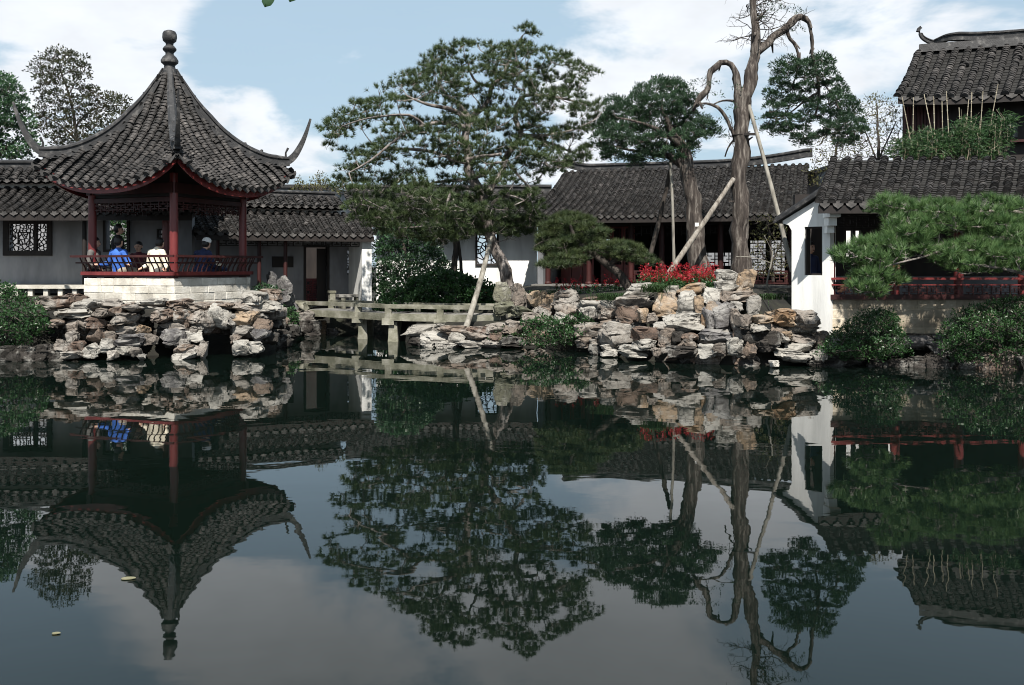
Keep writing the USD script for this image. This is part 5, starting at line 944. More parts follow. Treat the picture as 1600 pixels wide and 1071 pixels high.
gp = [zz(ZJ, g) for g in ([(1150, 400), (1200, 380), (1260, 400), (1230, 430), (1170, 440)], [(1180, 520), (1240, 500), (1250, 560), (1190, 570)], [(1320, 430), (1350, 420), (1350, 480), (1320, 480)], [(1100, 580), (1150, 590), (1140, 620), (1100, 620)], [(1260, 620), (1330, 600), (1340, 650), (1270, 660)])]
cen = lobes(outl, gp, 12, YT, 0.85, rng, 2); s_low = A([p for p in sk if (p[0] / p[1] * F + 800) > 1200 and p[2] < PZ(85, YT)]); grow(old, s_low, cen, rng, mat='cypress_bark', spread=0.16, sub=1)
pts, dr = pad_points(cen, 190, 0.165, 0.8, rng, up=0.35); old.part('crown', leaves(pts, dr, 0.066, 0.02, rng, 0.4), 'juniper_leaf')
# bare twigs round the top
tw = MB(); top = [p for p in A(sk) if PZ(70, YT) < p[2] and abs(p[0] / p[1] * F + 800 - 1179) < 8]
def twig(p, d, L, r, depth):
    pts = [p]; q = p.copy(); d = unit(d)
    for _ in range(6): d = unit(d + rng.normal(0, 0.28, 3)); q = q + d * L / 6; pts.append(q)
    tw.tube(pts, np.linspace(r, r * 0.45, 7), 4, cap=False)
    if depth:
        for j in (2, 4, 5): twig(pts[j], d + rng.normal(0, 0.8, 3), L * 0.55, r * 0.55, depth - 1)
for i in range(46):
    p = top[rng.integers(len(top))]; a = rng.uniform(0, 2 * np.pi); twig(p, A([math.cos(a) * 1.2, math.sin(a) * 0.8, rng.uniform(-0.5, 0.6)]), rng.uniform(0.4, 0.75), 0.013, 2)
for q in (P(1250, 30, YT), P(1236, 36, YT), P(1110, 122, YT), P(1105, 155, YT), P(1140, 200, YT), P(1150, 240, YT)):
    for _ in range(3): twig(q, rng.normal(size=3) + A([0, 0, 0.4 if q[2] > 6 else -0.2]), 0.3, 0.009, 1)
old.part('twigs', tw, 'dark_bark', kind='stuff')
c2 = A([P(x, y, YT + rng.uniform(-0.4, 0.4)) for x, y in ((1195, 12), (1205, 20), (1190, 30), (1200, 5), (1212, 10), (1222, 16), (1244, 17), (1249, 22), (1085, 130), (1075, 138), (1068, 148), (1100, 128), (1117, 132), (1122, 150), (1095, 168), (1145, 170), (1150, 140), (1186, 190), (1232, 48), (1248, 47), (1128, 190), (1136, 215))]); pts, dr = pad_points(c2, 30, 0.13, 0.8, rng); old.part('sprays', leaves(pts, dr, 0.06, 0.02, rng), 'juniper_leaf')

# --- poles propping the old trees
def pole(label, a, b, r, mat='pole_wood', seed=0, tie=None):
    t = T('prop_pole', label, 'pole', tuple(a)); q = resample([a, (a + b) / 2 + A([0.02, 0, 0.02]), b], 0.12); t.part('pole', MB().tube(q, np.linspace(r, r * 0.85, len(q)), 9, rough=0.12, seed=seed), mat, smooth=50)
    if tie is not None: t.part('tie', MB().beam(*tie, 0.05, 0.05), 'dark_wood')
pole('thick bark-covered prop crossing in front of the juniper trunk', P(1036, 440, 19.6), P(1146, 280, 20.85), 0.056, 'dead_wood', 1)
pole('long grey prop slanting from the white wall up to the cypress fork', P(1238, 425, 19.8), P(1170, 165, 20.95), 0.046, 'pole_wood', 2, tie=(P(1160, 210, 20.85), P(1181, 210, 20.75)))
pole('slim pale upright prop left of the juniper trunk', P(1053, 425, 20.9), P(1047, 255, 21.0), 0.033, 'pole_wood', 3)
pole('dark slanting prop behind the pale one', P(1012, 415, 21.8), P(1047, 268, 21.6), 0.055, 'dark_bark', 4)
single('tree_label', MB().box(P(1086, 354, 20.9), P(1091.5, 348.5, 20.93)), 'white_cloth', 'tiny white tag fixed on the juniper trunk', 'tag')

# --- trees at the left edge and behind
bush('broadleaf_tree', 'dark dense tree at the left edge behind the wall', 26.5, [(-60, 250), (-70, 150), (-20, 110), (10, 118), (35, 150), (45, 200), (55, 235), (30, 250)], 10, 1.2, 80, 0.085, 0.05, 'dark_leaf', 301, P(-20, 440, 26.5), stems=[[(-20, 440, 9), (-15, 300, 8), (-10, 200, 5), (0, 150, 3)], [(-12, 250, 4), (30, 215, 2)]], cat='broadleaf tree', rl=0.24, holes=[[(0, 205), (30, 200), (40, 225), (10, 228)]])
bush('slender_tree', 'slender open tree with sparse reddish green leaves behind the pavilion roof', 27.5, [(50, 105), (75, 80), (100, 78), (130, 92), (138, 120), (125, 135), (150, 140), (195, 155), (210, 175), (190, 205), (150, 225), (90, 228), (50, 205), (65, 160), (60, 130)], 11, 1.2, 62, 0.08, 0.04, 'autumn_leaf', 302, P(128, 440, 27.5), cat='broadleaf tree', rl=0.24,
     stems=[[(130, 440, 4), (125, 300, 3), (118, 200, 2.2), (108, 150, 1.6), (95, 110, 1.1), (90, 85, 0.6)], [(118, 200, 1.6), (150, 170, 1.1, 0.4), (190, 165, 0.7, 0.6)], [(120, 220, 1.6), (85, 190, 1.1, -0.4), (60, 180, 0.7, -0.5)], [(107, 150, 1.1), (125, 115, 0.7)], [(122, 240, 1.4), (165, 215, 0.9)]], holes=[[(140, 100), (180, 120), (150, 135)], [(95, 140), (110, 145), (80, 165)]])
bush('green_sprigs', 'bushy green sprigs rising above the corridor roof', 29.5, [(462, 300), (465, 280), (480, 290), (500, 275), (515, 285), (530, 280), (545, 300), (520, 310)], 8, 0.5, 22, 0.08, 0.04, 'yellow_leaf', 303, P(505, 440, 29.5), rl=0.16, stems=[[(505, 440, 3), (504, 330, 2.5), (500, 285, 1)]])
bush('flowering_tree', 'pale flecked flowering tree behind the hanging cypress crown', 26.8, [(1265, 290), (1270, 240), (1290, 200), (1320, 190), (1345, 215), (1350, 260), (1335, 285), (1300, 295)], 9, 0.9, 16, 0.06, 0.035, 'yellow_leaf', 304, P(1300, 440, 26.8), cat='flowering tree', rl=0.2, stems=[[(1300, 440, 4), (1300, 330, 3.5), (1302, 270, 2.5), (1310, 215, 1)], [(1301, 300, 2), (1335, 250, 1)]])
bush('yellow_tree', 'thin yellowish tree in front of the tall house corner', 26.0, [(1335, 245), (1340, 190), (1345, 160), (1370, 150), (1395, 155), (1408, 175), (1412, 230), (1390, 250)], 9, 0.8, 13, 0.06, 0.035, 'yellow_leaf', 305, P(1375, 440, 26), cat='yellow tree', rl=0.2, stems=[[(1375, 440, 4), (1375, 300, 3), (1372, 220, 2), (1370, 165, 1)], [(1373, 250, 1.5), (1400, 190, 0.8)], [(1374, 260, 1.5), (1350, 200, 0.8)]])
bush('garden_tree', 'sunlit green foliage seen through the pavilion wall opening', 25.2, [(140, 400), (140, 330), (230, 330), (230, 400)], 10, 0.5, 40, 0.08, 0.045, 'shrub_leaf', 306, P(185, 440, 25.2), rl=0.22)

# --- bamboo by the tall house
rng = np.random.default_rng(131); bam = T('bamboo_clump', 'clump of thin bamboo canes with low leaves before the tall house', 'bamboo', tuple(P(1480, 440, 21.6)))
Z8R = (1200, 0, 3.15)
for i, (x0, y0, x1, y1) in enumerate([(660, 480, 710, 740), (768, 465, 825, 750), (815, 475, 820, 690), (716, 480, 712, 740), (878, 450, 890, 685), (856, 500, 860, 650), (988, 490, 978, 600), (1003, 455, 999, 600), (1058, 450, 1045, 640), (1132, 415, 1093, 630), (940, 530, 945, 620)]):
    Y = 21.4 + 0.12 * (i % 4); a, b = P(1200 + x0 / 3.15, y0 / 3.15, Y), P(1200 + x1 / 3.15, y1 / 3.15, Y); d = b - a; d = d / abs(d[2]); base = b + d * (b[2] - 0.45) * A([0.4, 0.4, 1]); q = np.vstack([resample([base, b], 0.28)[:-1], resample([b, a], 0.22)]); mb = MB().tube(q, np.linspace(0.014, 0.009, len(q)), 6)
    for k in q[1:-1]: mb.tube([k - A([0, 0, 0.012]), k, k + A([0, 0, 0.012])], [0.012, 0.016, 0.012], 6)
    bam.part('cane', mb, 'bamboo_cane')
cen = lobes([(1395, 245), (1400, 225), (1425, 215), (1445, 205), (1470, 215), (1500, 195), (1520, 190), (1540, 205), (1560, 180), (1580, 185), (1570, 215), (1560, 245), (1480, 250)], [], 8, 21.5, 0.5, rng, 2); pts, dr = pad_points(cen, 50, 0.2, 0.8, rng, up=0.0, bottom=-1); bam.part('foliage', leaves(pts, dr * A([1, 1, 0.4]) - A([0, 0, 0.25]), 0.12, 0.024, rng, 0.35), 'bamboo_leaf')
tw = MB(); [tw.tube([c - A([0, 0, 0.5]), c + rng.normal(0, 0.05, 3), c + rng.normal(0, 0.12, 3) + A([0, 0, 0.1])], [0.006, 0.005, 0.003], 4, cap=False) for c in cen]; bam.part('twigs', tw, 'bamboo_cane', kind='stuff')

# --- the pine bough in front of the gallery
rng = np.random.default_rng(141); YB = 15.5
bo = T('bough_pine', 'bright green pine reaching in tiers before the gallery', 'pine tree', (PXX(1770, YB), YB + 0.3, 0.3))
bl = [[(1790, 540, 11, 0.4), (1775, 470, 10, 0.35), (1740, 420, 9, 0.3), (1690, 395, 7.5, 0.2), (1640, 385, 6, 0.1), (1600, 378, 5, 0), (1560, 372, 4, 0), (1500, 380, 3, 0), (1440, 385, 2.2, 0)], [(1740, 420, 6, 0.3), (1680, 420, 5, -0.2), (1610, 430, 3.5, -0.4), (1590, 425, 2.5, -0.4), (1530, 415, 2, -0.4)], [(1690, 395, 6, 0.2), (1640, 350, 4, 0.4), (1570, 330, 3, 0.4), (1480, 332, 2, 0.3), (1400, 325, 1.2, 0.2)], [(1500, 380, 2.4, 0), (1450, 400, 1.8, -0.2), (1390, 415, 1.4, -0.4), (1350, 435, 1, -0.4)], [(1440, 385, 2, 0), (1390, 385, 1.4, 0.1), (1330, 395, 1, 0)], [(1570, 330, 2.4, 0.4), (1540, 355, 1.6, 0), (1480, 352, 1.2, 0)]]
sk = do_limbs(bo, bl, YB, 'pine_bark', ['trunk'] + ['limb'] * 5, seed=50)
tiers = [[(1362, 330), (1370, 312), (1400, 310), (1430, 322), (1470, 318), (1500, 322), (1540, 314), (1600, 318), (1680, 316), (1690, 360), (1600, 365), (1540, 352), (1500, 362), (1450, 350), (1400, 352)], [(1388, 365), (1410, 340), (1460, 345), (1470, 368), (1430, 372)], [(1300, 405), (1330, 385), (1370, 375), (1410, 366), (1450, 372), (1462, 392), (1425, 402), (1395, 420), (1410, 440), (1360, 462), (1335, 445), (1345, 420)], [(1455, 410), (1480, 390), (1520, 378), (1570, 388), (1610, 380), (1680, 390), (1680, 440), (1600, 430), (1560, 425), (1500, 428)], [(1330, 450), (1345, 425), (1380, 425), (1382, 445), (1370, 466), (1350, 462)], [(1480, 360), (1560, 345), (1640, 350), (1640, 385), (1560, 378)]]
cen = np.vstack([lobes(p, [], 9.5, YB + dy, 0.55, rng, 2) for p, dy in zip(tiers, (0.3, 0.0, -0.1, -0.2, -0.3, 0.1))])
grow(bo, sk, cen, rng, mat='pine_bark', spread=0.08, sub=1, r0=0.016)
pts, dr = pad_points(cen, 5, 0.13, 0.6, rng, up=0.8, bottom=-0.1); v, f = needles(pts, dr, 36, 0.15, 0.008, 0.42, rng); bo.part('crown', (v, f), 'bright_needle')

# --- the low tiered pine before the hall
rng = np.random.default_rng(151); YD = 20.6
dp = T('low_pine', 'low dark tiered pine between the hall and the terrace', 'pine tree', tuple(P(985, 462, YD)))
sk = do_limbs(dp, [[(990, 462, 8), (975, 435, 7), (950, 415, 6), (930, 400, 5), (900, 375, 4), (890, 350, 2)], [(950, 415, 4), (985, 400, 3), (1015, 405, 1.5)], [(930, 400, 4), (890, 405, 3), (860, 415, 1.5)], [(900, 375, 3), (860, 375, 2), (835, 385, 1)]], YD, 'dark_bark', ['trunk'] + ['limb'] * 3, seed=60)
tiers = [[(850, 370), (855, 345), (890, 335), (925, 345), (945, 365), (930, 382), (880, 385)], [(838, 392), (845, 370), (880, 365), (900, 385), (860, 400)], [(843, 413), (870, 402), (905, 395), (915, 408), (880, 420), (850, 420)], [(915, 392), (950, 380), (985, 382), (1008, 398), (1022, 414), (985, 410), (945, 402)]]
cen = np.vstack([lobes(p, [], 8, YD + dy, 0.8, rng, 2) for p, dy in zip(tiers, (0.3, 0.1, -0.45, -0.2))]); grow(dp, sk, cen, rng, mat='dark_bark', spread=0.1, sub=1)
pts, dr = pad_points(cen, 12, 0.15, 0.32, rng, up=0.9, bottom=0.0); v, f = needles(pts, dr, 30, 0.13, 0.008, 0.6, rng); dp.part('crown', (v, f), 'dwarf_needle')

# --- shrubs along the water
bush('shore_shrub', 'bushy green shrub at the left edge over the water', 17.3, [(-60, 530), (-60, 440), (-10, 445), (15, 450), (45, 470), (72, 495), (78, 515), (60, 525), (40, 540), (10, 548)], 9, 0.7, 44, 0.05, 0.03, 'shrub_leaf', 401, P(5, 540, 17.4), rl=0.15)
bush('shore_shrub', 'low light green shrub trailing over the middle bank', 19.0, [(818, 540), (822, 505), (850, 497), (880, 505), (905, 492), (935, 510), (930, 532), (880, 540), (850, 545)], 8, 0.5, 44, 0.05, 0.03, 'shrub_leaf', 402, P(875, 538, 19.3), rl=0.13)
bush('shore_shrub', 'dark rounded shrub hanging before the tan gallery base', 15.9, [(1285, 555), (1300, 525), (1330, 505), (1350, 488), (1385, 487), (1405, 500), (1400, 515), (1418, 535), (1415, 555), (1370, 562), (1320, 562)], 8, 0.45, 46, 0.045, 0.024, 'shrub_leaf', 403, P(1355, 560, 16.2), rl=0.13)
bush('shore_shrub', 'large spreading shrub at the right edge of the bank', 15.7, [(1468, 540), (1480, 510), (1505, 488), (1540, 475), (1590, 468), (1660, 470), (1670, 560), (1600, 575), (1550, 572), (1500, 568)], 8.5, 0.6, 46, 0.045, 0.024, 'shrub_leaf', 404, P(1570, 570, 15.9), rl=0.14)
bush('trailing_plant', 'small leafy plant creeping over the islet stones', 19.7, [(762, 530), (770, 518), (800, 512), (820, 520), (815, 532), (790, 535)], 7, 0.25, 36, 0.045, 0.028, 'grass_blade', 405, P(790, 532, 19.8), rl=0.11)
bush('trailing_plant', 'little green plant in the rocks by the bridge foot', 21.6, [(440, 510), (442, 488), (455, 482), (465, 495), (460, 512)], 7, 0.25, 34, 0.05, 0.03, 'shrub_leaf', 406, P(452, 510, 21.7), rl=0.12)
bush('leafy_shrub', 'small mounded shrub on the stone plinth beside the corridor', 21.8, [(395, 455), (405, 445), (425, 448), (440, 455), (430, 462), (400, 462)], 7, 0.3, 40, 0.05, 0.028, 'dark_leaf', 407, P(415, 462, 21.9), rl=0.12)
bush('blossom_shrub', 'thin bare shrub flecked with pale blossom by the grey prop', 22.3, [(1175, 430), (1178, 350), (1200, 335), (1228, 345), (1232, 400), (1225, 435)], 10, 0.5, 16, 0.05, 0.03, 'yellow_leaf', 408, P(1205, 440, 22.3), rl=0.17, stems=[[(1208, 440, 2.5), (1205, 400, 2), (1200, 350, 1)], [(1206, 410, 1.6), (1225, 370, 0.8)], [(1205, 420, 1.6), (1182, 380, 0.8)]])
bt = T('bare_sapling', 'thin pale leafless sapling beside the top boulder', 'sapling', tuple(P(1196, 462, 18.6)))
bt.part('stem', MB().tube(resample([P(1203, 456, 18.6), P(1198, 446, 18.6), P(1202, 425, 18.6), P(1206, 405, 18.6), P(1207, 392, 18.6)], 0.06), np.linspace(0.022, 0.012, len(resample([P(1203, 456, 18.6), P(1198, 446, 18.6), P(1202, 425, 18.6), P(1206, 405, 18.6), P(1207, 392, 18.6)], 0.06))), 6), 'pole_wood')
for l in ([P(1206, 412, 18.6), P(1190, 406, 18.6), P(1172, 402, 18.7), P(1150, 401, 18.7)], [P(1207, 395, 18.6), P(1200, 380, 18.6), P(1194, 368, 18.6)]): bt.part('branch', MB().tube(resample(l, 0.06), 0.008, 5), 'pole_wood')

# --- flower beds and grasses
def flowers(label, poly, Y, thick, n, seed, z_of, base, hgt=(0.12, 0.3), cat='flower bed'):
    rng = np.random.default_rng(seed); t = T('flower_bed', label, cat, tuple(base)); q, _ = dart(poly, [], n, rng); pts = A([[PXX(x, Y + (452 - y) * thick), Y + (452 - y) * thick, 0] for x, y in q]); pts[:, 2] = land(pts[:, 0], pts[:, 1]) + z_of
    hh = rng.uniform(*hgt, len(pts)); st = MB()
    lv, ld = [], []
    for p, h in zip(pts, hh):
        st.tube([p, p + A([rng.normal(0, 0.02), rng.normal(0, 0.02), h])], 0.005, 4, cap=False)
    k = 34; P0 = pts.repeat(k, 0); u = rng.uniform(0, 0.75, (len(P0), 1)); lp = P0 + rng.normal(0, 0.055, P0.shape) * A([1, 1, 0]) + A([0, 0, 1.0]) * hh.repeat(k)[:, None] * u
    t.part('stems', st, 'grass_blade', kind='stuff'); t.part('leaves', leaves(lp, rng.normal(size=lp.shape) + A([0, 0, 0.4]), 0.05, 0.03, rng), 'shrub_leaf', kind='stuff')
    k = 20; P0 = pts.repeat(k, 0); u = rng.uniform(0.62, 1.3, (len(P0), 1)); lp = P0 + rng.normal(0, 0.02, P0.shape) * A([1, 1, 0]) + A([0, 0, 1.0]) * hh.repeat(k)[:, None] * u
    t.part('blossoms', leaves(lp, rng.normal(size=lp.shape) + A([0, 0, 0.3]), 0.05, 0.026, rng), 'red_petal', kind='stuff')
flowers('bright red flower bed on the terrace round the cypress trunks', [(1000, 452), (1005, 425), (1040, 420), (1120, 420), (1125, 450), (1080, 452)], 18.5, 0.045, 4.2, 501, 0.08, P(1065, 450, 18.8), (0.14, 0.38))
flowers('sparse red flowers along the bed before the hall doors', [(868, 452), (870, 432), (985, 432), (990, 452)], 20.8, 0.045, 8.5, 502, 0.0, P(925, 445, 20.8), (0.15, 0.3))


def tuft(label, px, Y, z, n, L, seed, w=0.16):
    rng = np.random.default_rng(seed); c = P(px, 400, Y); p = A([c[0], Y, z]) + rng.normal(0, 1, (n, 3)) * A([w, w * 0.7, 0.0]); d = unit(rng.normal(0, 0.55, (n, 3)) + A([0, -0.2, 0.9])); mid = p + d * L * 0.6; tip = mid + (d * A([1, 1, 0.0]) * 1.6 - A([0, 0, 0.25])) * L * 0.5; s_ = unit(np.cross(d, A([0, 0.3, 1.0]))) * 0.005
    v = np.stack([p - s_, p + s_, mid + s_, mid - s_, tip], 1).reshape(-1, 3); k = np.arange(n)[:, None] * 5; single('grass_tuft', (v, np.vstack([k + A([[0, 1, 2]]), k + A([[0, 2, 3]]), k + A([[3, 2, 4]])])), 'grass_blade', label, 'grass tuft', kind='stuff')
tuft('drooping grass tuft left of the red flower bed', 1025, 17.75, 1.15, 260, 0.26, 601, 0.11); tuft('grass tuft between the low pine and the terrace stones', 958, 18.6, 0.98, 260, 0.24, 602, 0.2); tuft('grass tuft beside the bare sapling', 1205, 18.4, 1.0, 200, 0.2, 603); tuft('grass clump under the terrace corner by the white wall', 1200, 17.3, 0.62, 220, 0.2, 604); tuft('small grass tuft growing from the top boulder', 1162, 17.55, 1.1, 120, 0.18, 605, 0.04)
tuft('grass along the bank near the mossy boulders', 860, 20.9, 0.98, 260, 0.22, 606, 0.3)

# --- leaves on the water, the leaf over the picture's top edge
for lb, px, py, sz in (('pale yellow fallen leaf floating below the pavilion reflection', 201, 905, 0.06), ('small pale leaf floating near the left bank side', 88, 991, 0.03)):
    Y = H * F / (py - HY); c = P(px, py, Y); th = np.linspace(0, 2 * np.pi, 14)[:-1]; poly = Polygon([(math.cos(a) * sz * 0.62, math.sin(a) * sz * 0.36 * (1 - 0.25 * math.cos(a))) for a in th]); single('fallen_leaf', MB().extrude(poly, (c[0], c[1], 0.003), A([1.0, 0.1, 0.02]), A([-0.1, 1.0, 0]), A([0, 0, 1.0]), 0.003), 'floating_leaf', lb, 'leaf')
YL = 3.2
hl = T('hanging_leaf', 'dark leaf tips hanging into the top of the view', 'leaf spray', tuple(P(425, -60, YL)))
for tip, rt_, w in (((413, 11), (432, -34), 0.020), ((452, 3), (470, -40), 0.018)):
    a, b = P(*tip, YL), P(*rt_, YL); d = b - a; sd = unit(np.cross(d, A([0, 1.0, 0]))) * w; ts = np.linspace(0, 1, 9); wd_ = np.sin(np.pi * ts ** 0.62) ** 0.8
    v = [a + d * s_ + sd * q * g + A([0, 0.006 * abs(g), 0]) for s_, q in zip(ts, wd_) for g in (-1, 0, 1)]; i = np.arange(8)[:, None] * 3; hl.part('leaf', (A(v), np.vstack([i + A([[0, 1, 4]]), i + A([[0, 4, 3]]), i + A([[1, 2, 5]]), i + A([[1, 5, 4]])])), 'dark_leaf', smooth=True)
hl.part('twig', MB().tube([P(432, -34, YL), P(470, -40, YL), P(520, -70, YL), P(600, -140, YL)], 0.003, 5), 'dark_bark')

# ------------------------------------------------------------------ people
def hull(b):
    out = None
    for p, r, q, s_ in b:
        a = m3.Manifold.batch_hull([m3.Manifold.sphere(r, 14).translate(tuple(map(float, p))), m3.Manifold.sphere(s_, 14).translate(tuple(map(float, q)))]); out = a if out is None else out + a
    return out


def smooth(mf, step=0.03, it=6):
    m = mf.refine_to_length(step).to_mesh(); t = trimesh.Trimesh(m.vert_properties[:, :3], m.tri_verts, process=True); trimesh.smoothing.filter_taubin(t, iterations=it); return t


def person(label, pos, face, shirt, trousers, pose='sit', lean=0.0, hair='hair', head=(0, 0, 0), arms=None, cap=None, seat=0.0, group=None):
    """pos: seat centre (sitting) or the ground point (standing); face: the angle the person looks towards, 0 = +x; joints in x = right, y = forward"""
    j = {}
    if pose == 'bench':
        hip, up = A([0, 0, 0.10]), A([0, math.sin(lean), math.cos(lean)]); j.update(kl=A([-0.10, 0.40, 0.17]), kr=A([0.10, 0.40, 0.14]), fl=A([-0.10, 0.76, 0.07]), fr=A([0.10, 0.78, 0.07]))
    elif pose == 'sit':
        hip, up = A([0, 0, 0.10]), A([0, math.sin(lean), math.cos(lean)])
        j.update(kl=A([-0.13, 0.40, 0.10]), kr=A([0.13, 0.40, 0.10]), fl=A([-0.13, 0.36, -0.34]), fr=A([0.13, 0.36, -0.34]))
    else:
        hip, up = A([0, 0, 0.86]), A([0, math.sin(lean), math.cos(lean)]); j.update(kl=A([-0.10, 0.04, 0.46]), kr=A([0.10, 0.02, 0.46]), fl=A([-0.11, -0.02, 0.07]), fr=A([0.11, 0.05, 0.07]))
    ch = hip + up * 0.36; nk = hip + up * 0.50; hd = nk + unit(up + A([0, 0.25, 0.4])) * 0.17 + A(head); fw = unit(A([head[0] * 2, 1.0, -0.15]))
    sl, sr_ = ch + A([-0.17, 0, 0.06]), ch + A([0.17, 0, 0.06])
    arms = arms or ((A([-0.27, -0.02, -0.22]), A([-0.2, 0.2, -0.30])), (A([0.27, -0.02, -0.22]), A([0.2, 0.2, -0.30])))
    (el, hl_), (er, hr) = [(ch + a, ch + b) for a, b in arms]
    body = [(hip, 0.125, ch, 0.125), (ch, 0.12, nk, 0.055), (nk, 0.052, hd - A([0, 0, 0.06]), 0.05), (sl, 0.06, sr_, 0.06), (hd + A([0, -0.012, 0.02]), 0.092, hd + fw * 0.03 - A([0, 0, 0.055]), 0.062), (hd + fw * 0.085 + A([0, 0, 0.0]), 0.012, hd + fw * 0.10 - A([0, 0, 0.03]), 0.016)]
    ear = unit(np.cross(fw, A([0, 0, 1.0])))
    for s_ in (1, -1): body.append((hd + ear * 0.09 * s_, 0.016, hd + ear * 0.092 * s_ - A([0, 0, 0.03]), 0.012))
    for s0, e, h_ in ((sl, el, hl_), (sr_, er, hr)):
        body += [(s0, 0.055, e, 0.043), (e, 0.04, h_, 0.028)]; d = unit(h_ - e); sd = unit(np.cross(d, A([0.1, 0.2, 1.0]))); nn = np.cross(sd, d)
        body.append((h_, 0.027, h_ + d * 0.07, 0.026))
        for q in (-1.5, -0.5, 0.5, 1.5): body.append((h_ + d * 0.075 + sd * 0.014 * q, 0.0095, h_ + d * (0.135 - 0.012 * abs(q)) + sd * 0.018 * q - nn * 0.022, 0.008))
        body.append((h_ + d * 0.02 + sd * 0.03, 0.010, h_ + d * 0.075 + sd * 0.056 - nn * 0.012, 0.009))
    for s_, k, f_ in ((-1, j['kl'], j['fl']), (1, j['kr'], j['fr'])):
        body += [(hip + A([0.085 * s_, 0, -0.01]), 0.088, k, 0.058), (k, 0.056, f_, 0.04)]
    ca, sa = math.cos(face - math.pi / 2), math.sin(face - math.pi / 2); R = A([[ca, -sa, 0], [sa, ca, 0], [0, 0, 1]])
    def W(tm): tm.vertices = tm.vertices * 0.88 @ R.T + A(pos); return tm
    t = T('person', label, 'person', tuple(pos), group)
    t.part('body', W(smooth(hull(body), 0.028, 4)), 'skin', smooth=True)
    top = [(hip + A([0, 0, -0.02]), 0.145, ch, 0.15), (ch, 0.148, nk - up * 0.03, 0.085), (sl, 0.078, sr_, 0.078)] + [(s0, 0.075, e, 0.062) for s0, e in ((sl, el), (sr_, er))] + [(e, 0.061, e + (h_ - e) * 0.86, 0.045) for e, h_ in ((el, hl_), (er, hr))]
    t.part('jacket', W(smooth(hull(top), 0.035, 5)), shirt, smooth=True)
    leg = [(hip + A([-0.05, 0, 0]), 0.13, hip + A([0.05, 0, 0]), 0.13)]
    for s_, k, f_ in ((-1, j['kl'], j['fl']), (1, j['kr'], j['fr'])): leg += [(hip + A([0.085 * s_, 0, -0.01]), 0.105, k, 0.075), (k, 0.074, f_ + A([0, 0, 0.06]), 0.06)]
    t.part('trousers', W(smooth(hull(leg), 0.035, 5)), trousers, smooth=True)
    for f_ in (j['fl'], j['fr']): t.part('shoe', W(smooth(hull([(f_ + A([0, -0.03, -0.02]), 0.045, f_ + A([0, 0.13, -0.03]), 0.036)]), 0.03, 3)), 'black_cloth', smooth=True)
    hm = hull([(hd + A([0, -0.02, 0.035]), 0.098, hd - fw * 0.045 - A([0, 0, 0.02]), 0.088)]) - hull([(hd + fw * 0.10 - A([0, 0, 0.10]), 0.10, hd + fw * 0.12 + A([0, 0, 0.005]), 0.07)])
    t.part('hair', W(smooth(hm, 0.025, 3)), 'hair', smooth=True)
    for s_ in (1, -1): t.part('eye', W(trimesh.Trimesh(*[ICO[2].vertices * 0.010 + hd + fw * 0.088 + ear * 0.033 * s_ + A([0, 0, 0.014]), ICO[2].faces])), 'black_cloth', smooth=True)
    t.part('mouth', W(smooth(hull([(hd + fw * 0.092 + ear * 0.02 - A([0, 0, 0.056]), 0.006, hd + fw * 0.092 - ear * 0.02 - A([0, 0, 0.056]), 0.006)]), 0.01, 1)), 'maroon_cloth', smooth=True)
    if cap: t.part('cap', W(smooth(hull([(hd + A([0, -0.01, 0.05]), 0.105, hd + fw * 0.03 + A([0, 0, 0.06]), 0.095), (hd + fw * 0.09 + A([0, 0, 0.05]), 0.03, hd + fw * 0.17 + A([0, 0, 0.035]), 0.025)]) ^ hull([(hd + A([-0.3, 0, 0.26]), 0.25, hd + A([0.3, 0, 0.26]), 0.25)]), 0.025, 3)), cap, smooth=True)
    return t


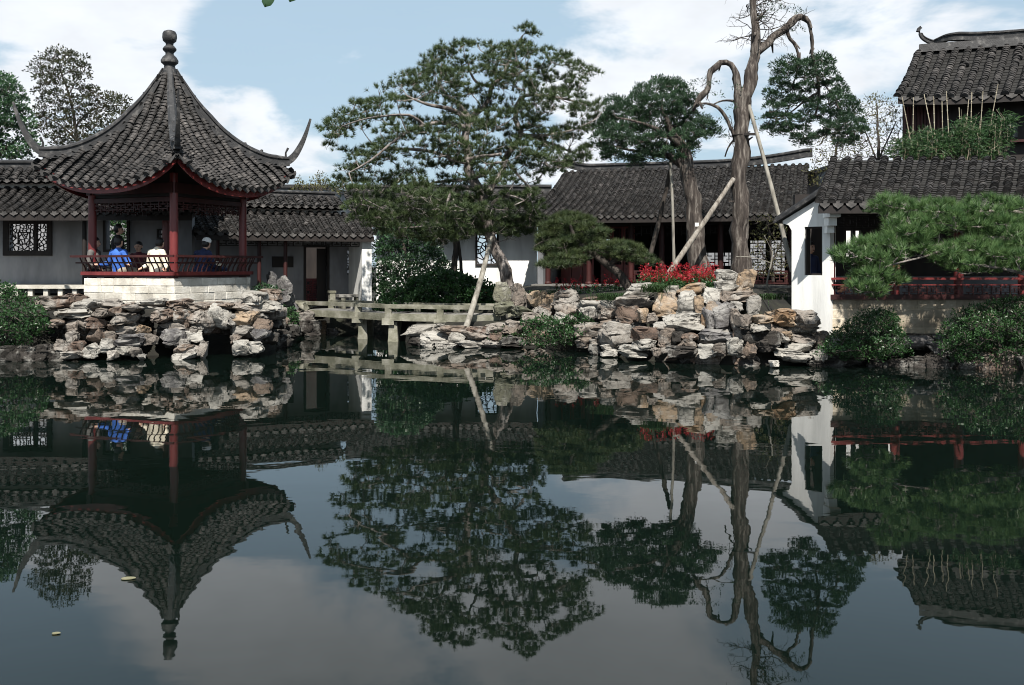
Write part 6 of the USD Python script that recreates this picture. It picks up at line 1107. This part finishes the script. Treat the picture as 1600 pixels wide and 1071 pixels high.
def on_bench(px, k, inset=0.17):
    a, b = C3 + (AB - 0.02) * cdir(k), C3 + (AB - 0.02) * cdir(k + 1); d = unit(b - a); out = A([d[1], -d[0], 0]); q = a - out * inset; s_ = on_line(q[:2], d[:2], px); p = q + d * s_; return A([p[0], p[1], 1.435]), math.atan2(-out[1], -out[0])
wide = ((A([-0.30, 0.02, -0.20]), A([-0.47, -0.16, -0.22])), (A([0.30, 0.02, -0.20]), A([0.47, -0.16, -0.22])))
p, fa = on_bench(186, 3); person('person in a blue jacket seated with back to the pond, arms along the rail', p, fa, 'blue_cloth', 'khaki_cloth', lean=-0.05, arms=wide)
p, fa = on_bench(243, 3); person('person in a cream jacket seated with back to the pond beside the front column', p, fa, 'cream_cloth', 'grey_cloth', lean=0.10, arms=((A([-0.25, 0.03, -0.22]), A([-0.34, -0.10, -0.3])), (A([0.25, 0.03, -0.22]), A([0.34, -0.10, -0.3]))), head=(0.0, 0.06, -0.03))
p, fa = on_bench(146, 3); person('person in grey seated half hidden behind the left column, face turned to the right', p, fa - 1.2, 'grey_cloth', 'black_cloth', lean=0.05)
fl0 = 0.95
q = C3 + A([-0.15, 0.3, fl0]); person('person in dark clothes standing inside the pavilion behind the blue jacket', A([PXX(184, 21.0), 21.0, fl0 + 0.1]), math.radians(20), 'black_cloth', 'black_cloth', pose='stand')
person('person in maroon sitting deep inside the pavilion', A([PXX(217, 21.6), 21.6, fl0 + 0.42]), math.radians(-90), 'maroon_cloth', 'black_cloth')
p, fa = on_bench(312, 0, 0.2); person('person in a navy jacket and white cap sitting sideways, looking right', p, fa + math.pi * 1.5, 'navy_cloth', 'navy_cloth', pose='bench', lean=0.30, cap='white_cloth', head=(0.0, 0.03, 0), arms=((A([-0.22, 0.10, -0.22]), A([-0.12, 0.34, -0.28])), (A([0.22, 0.10, -0.22]), A([0.12, 0.34, -0.28]))))
p, _ = on_bench(336, 0); bag = T('round_bag', 'rounded cream and dark bag standing on the bench near the right column', 'bag', tuple(p))
bag.part('body', MB().lathe([(0.0, 0.0), (0.13, 0.0), (0.15, 0.06), (0.14, 0.17), (0.13, 0.22)], p - A([0, 0, 0.02]), 14), 'black_cloth', smooth=40); bag.part('lid', MB().lathe([(0.14, 0.205), (0.135, 0.25), (0.10, 0.29), (0.0, 0.305)], p - A([0, 0, 0.02]), 14), 'cream_cloth', smooth=40)
person('person in a navy jacket leaning out over the gallery rail beside the pine', A([PXX(1309, 17.85), 17.85, 0.60]), math.radians(-12), 'navy_cloth', 'black_cloth', pose='bench', lean=0.02, arms=((A([-0.20, 0.12, -0.2]), A([-0.06, 0.34, -0.16])), (A([0.30, 0.08, -0.12]), A([0.34, 0.34, -0.06]))), head=(0.07, 0.02, 0))
person('person in dark clothes seen through the white end wall window', A([PXX(1266, 18.0), 18.05, 0.62]), math.radians(-60), 'navy_cloth', 'black_cloth', pose='stand')
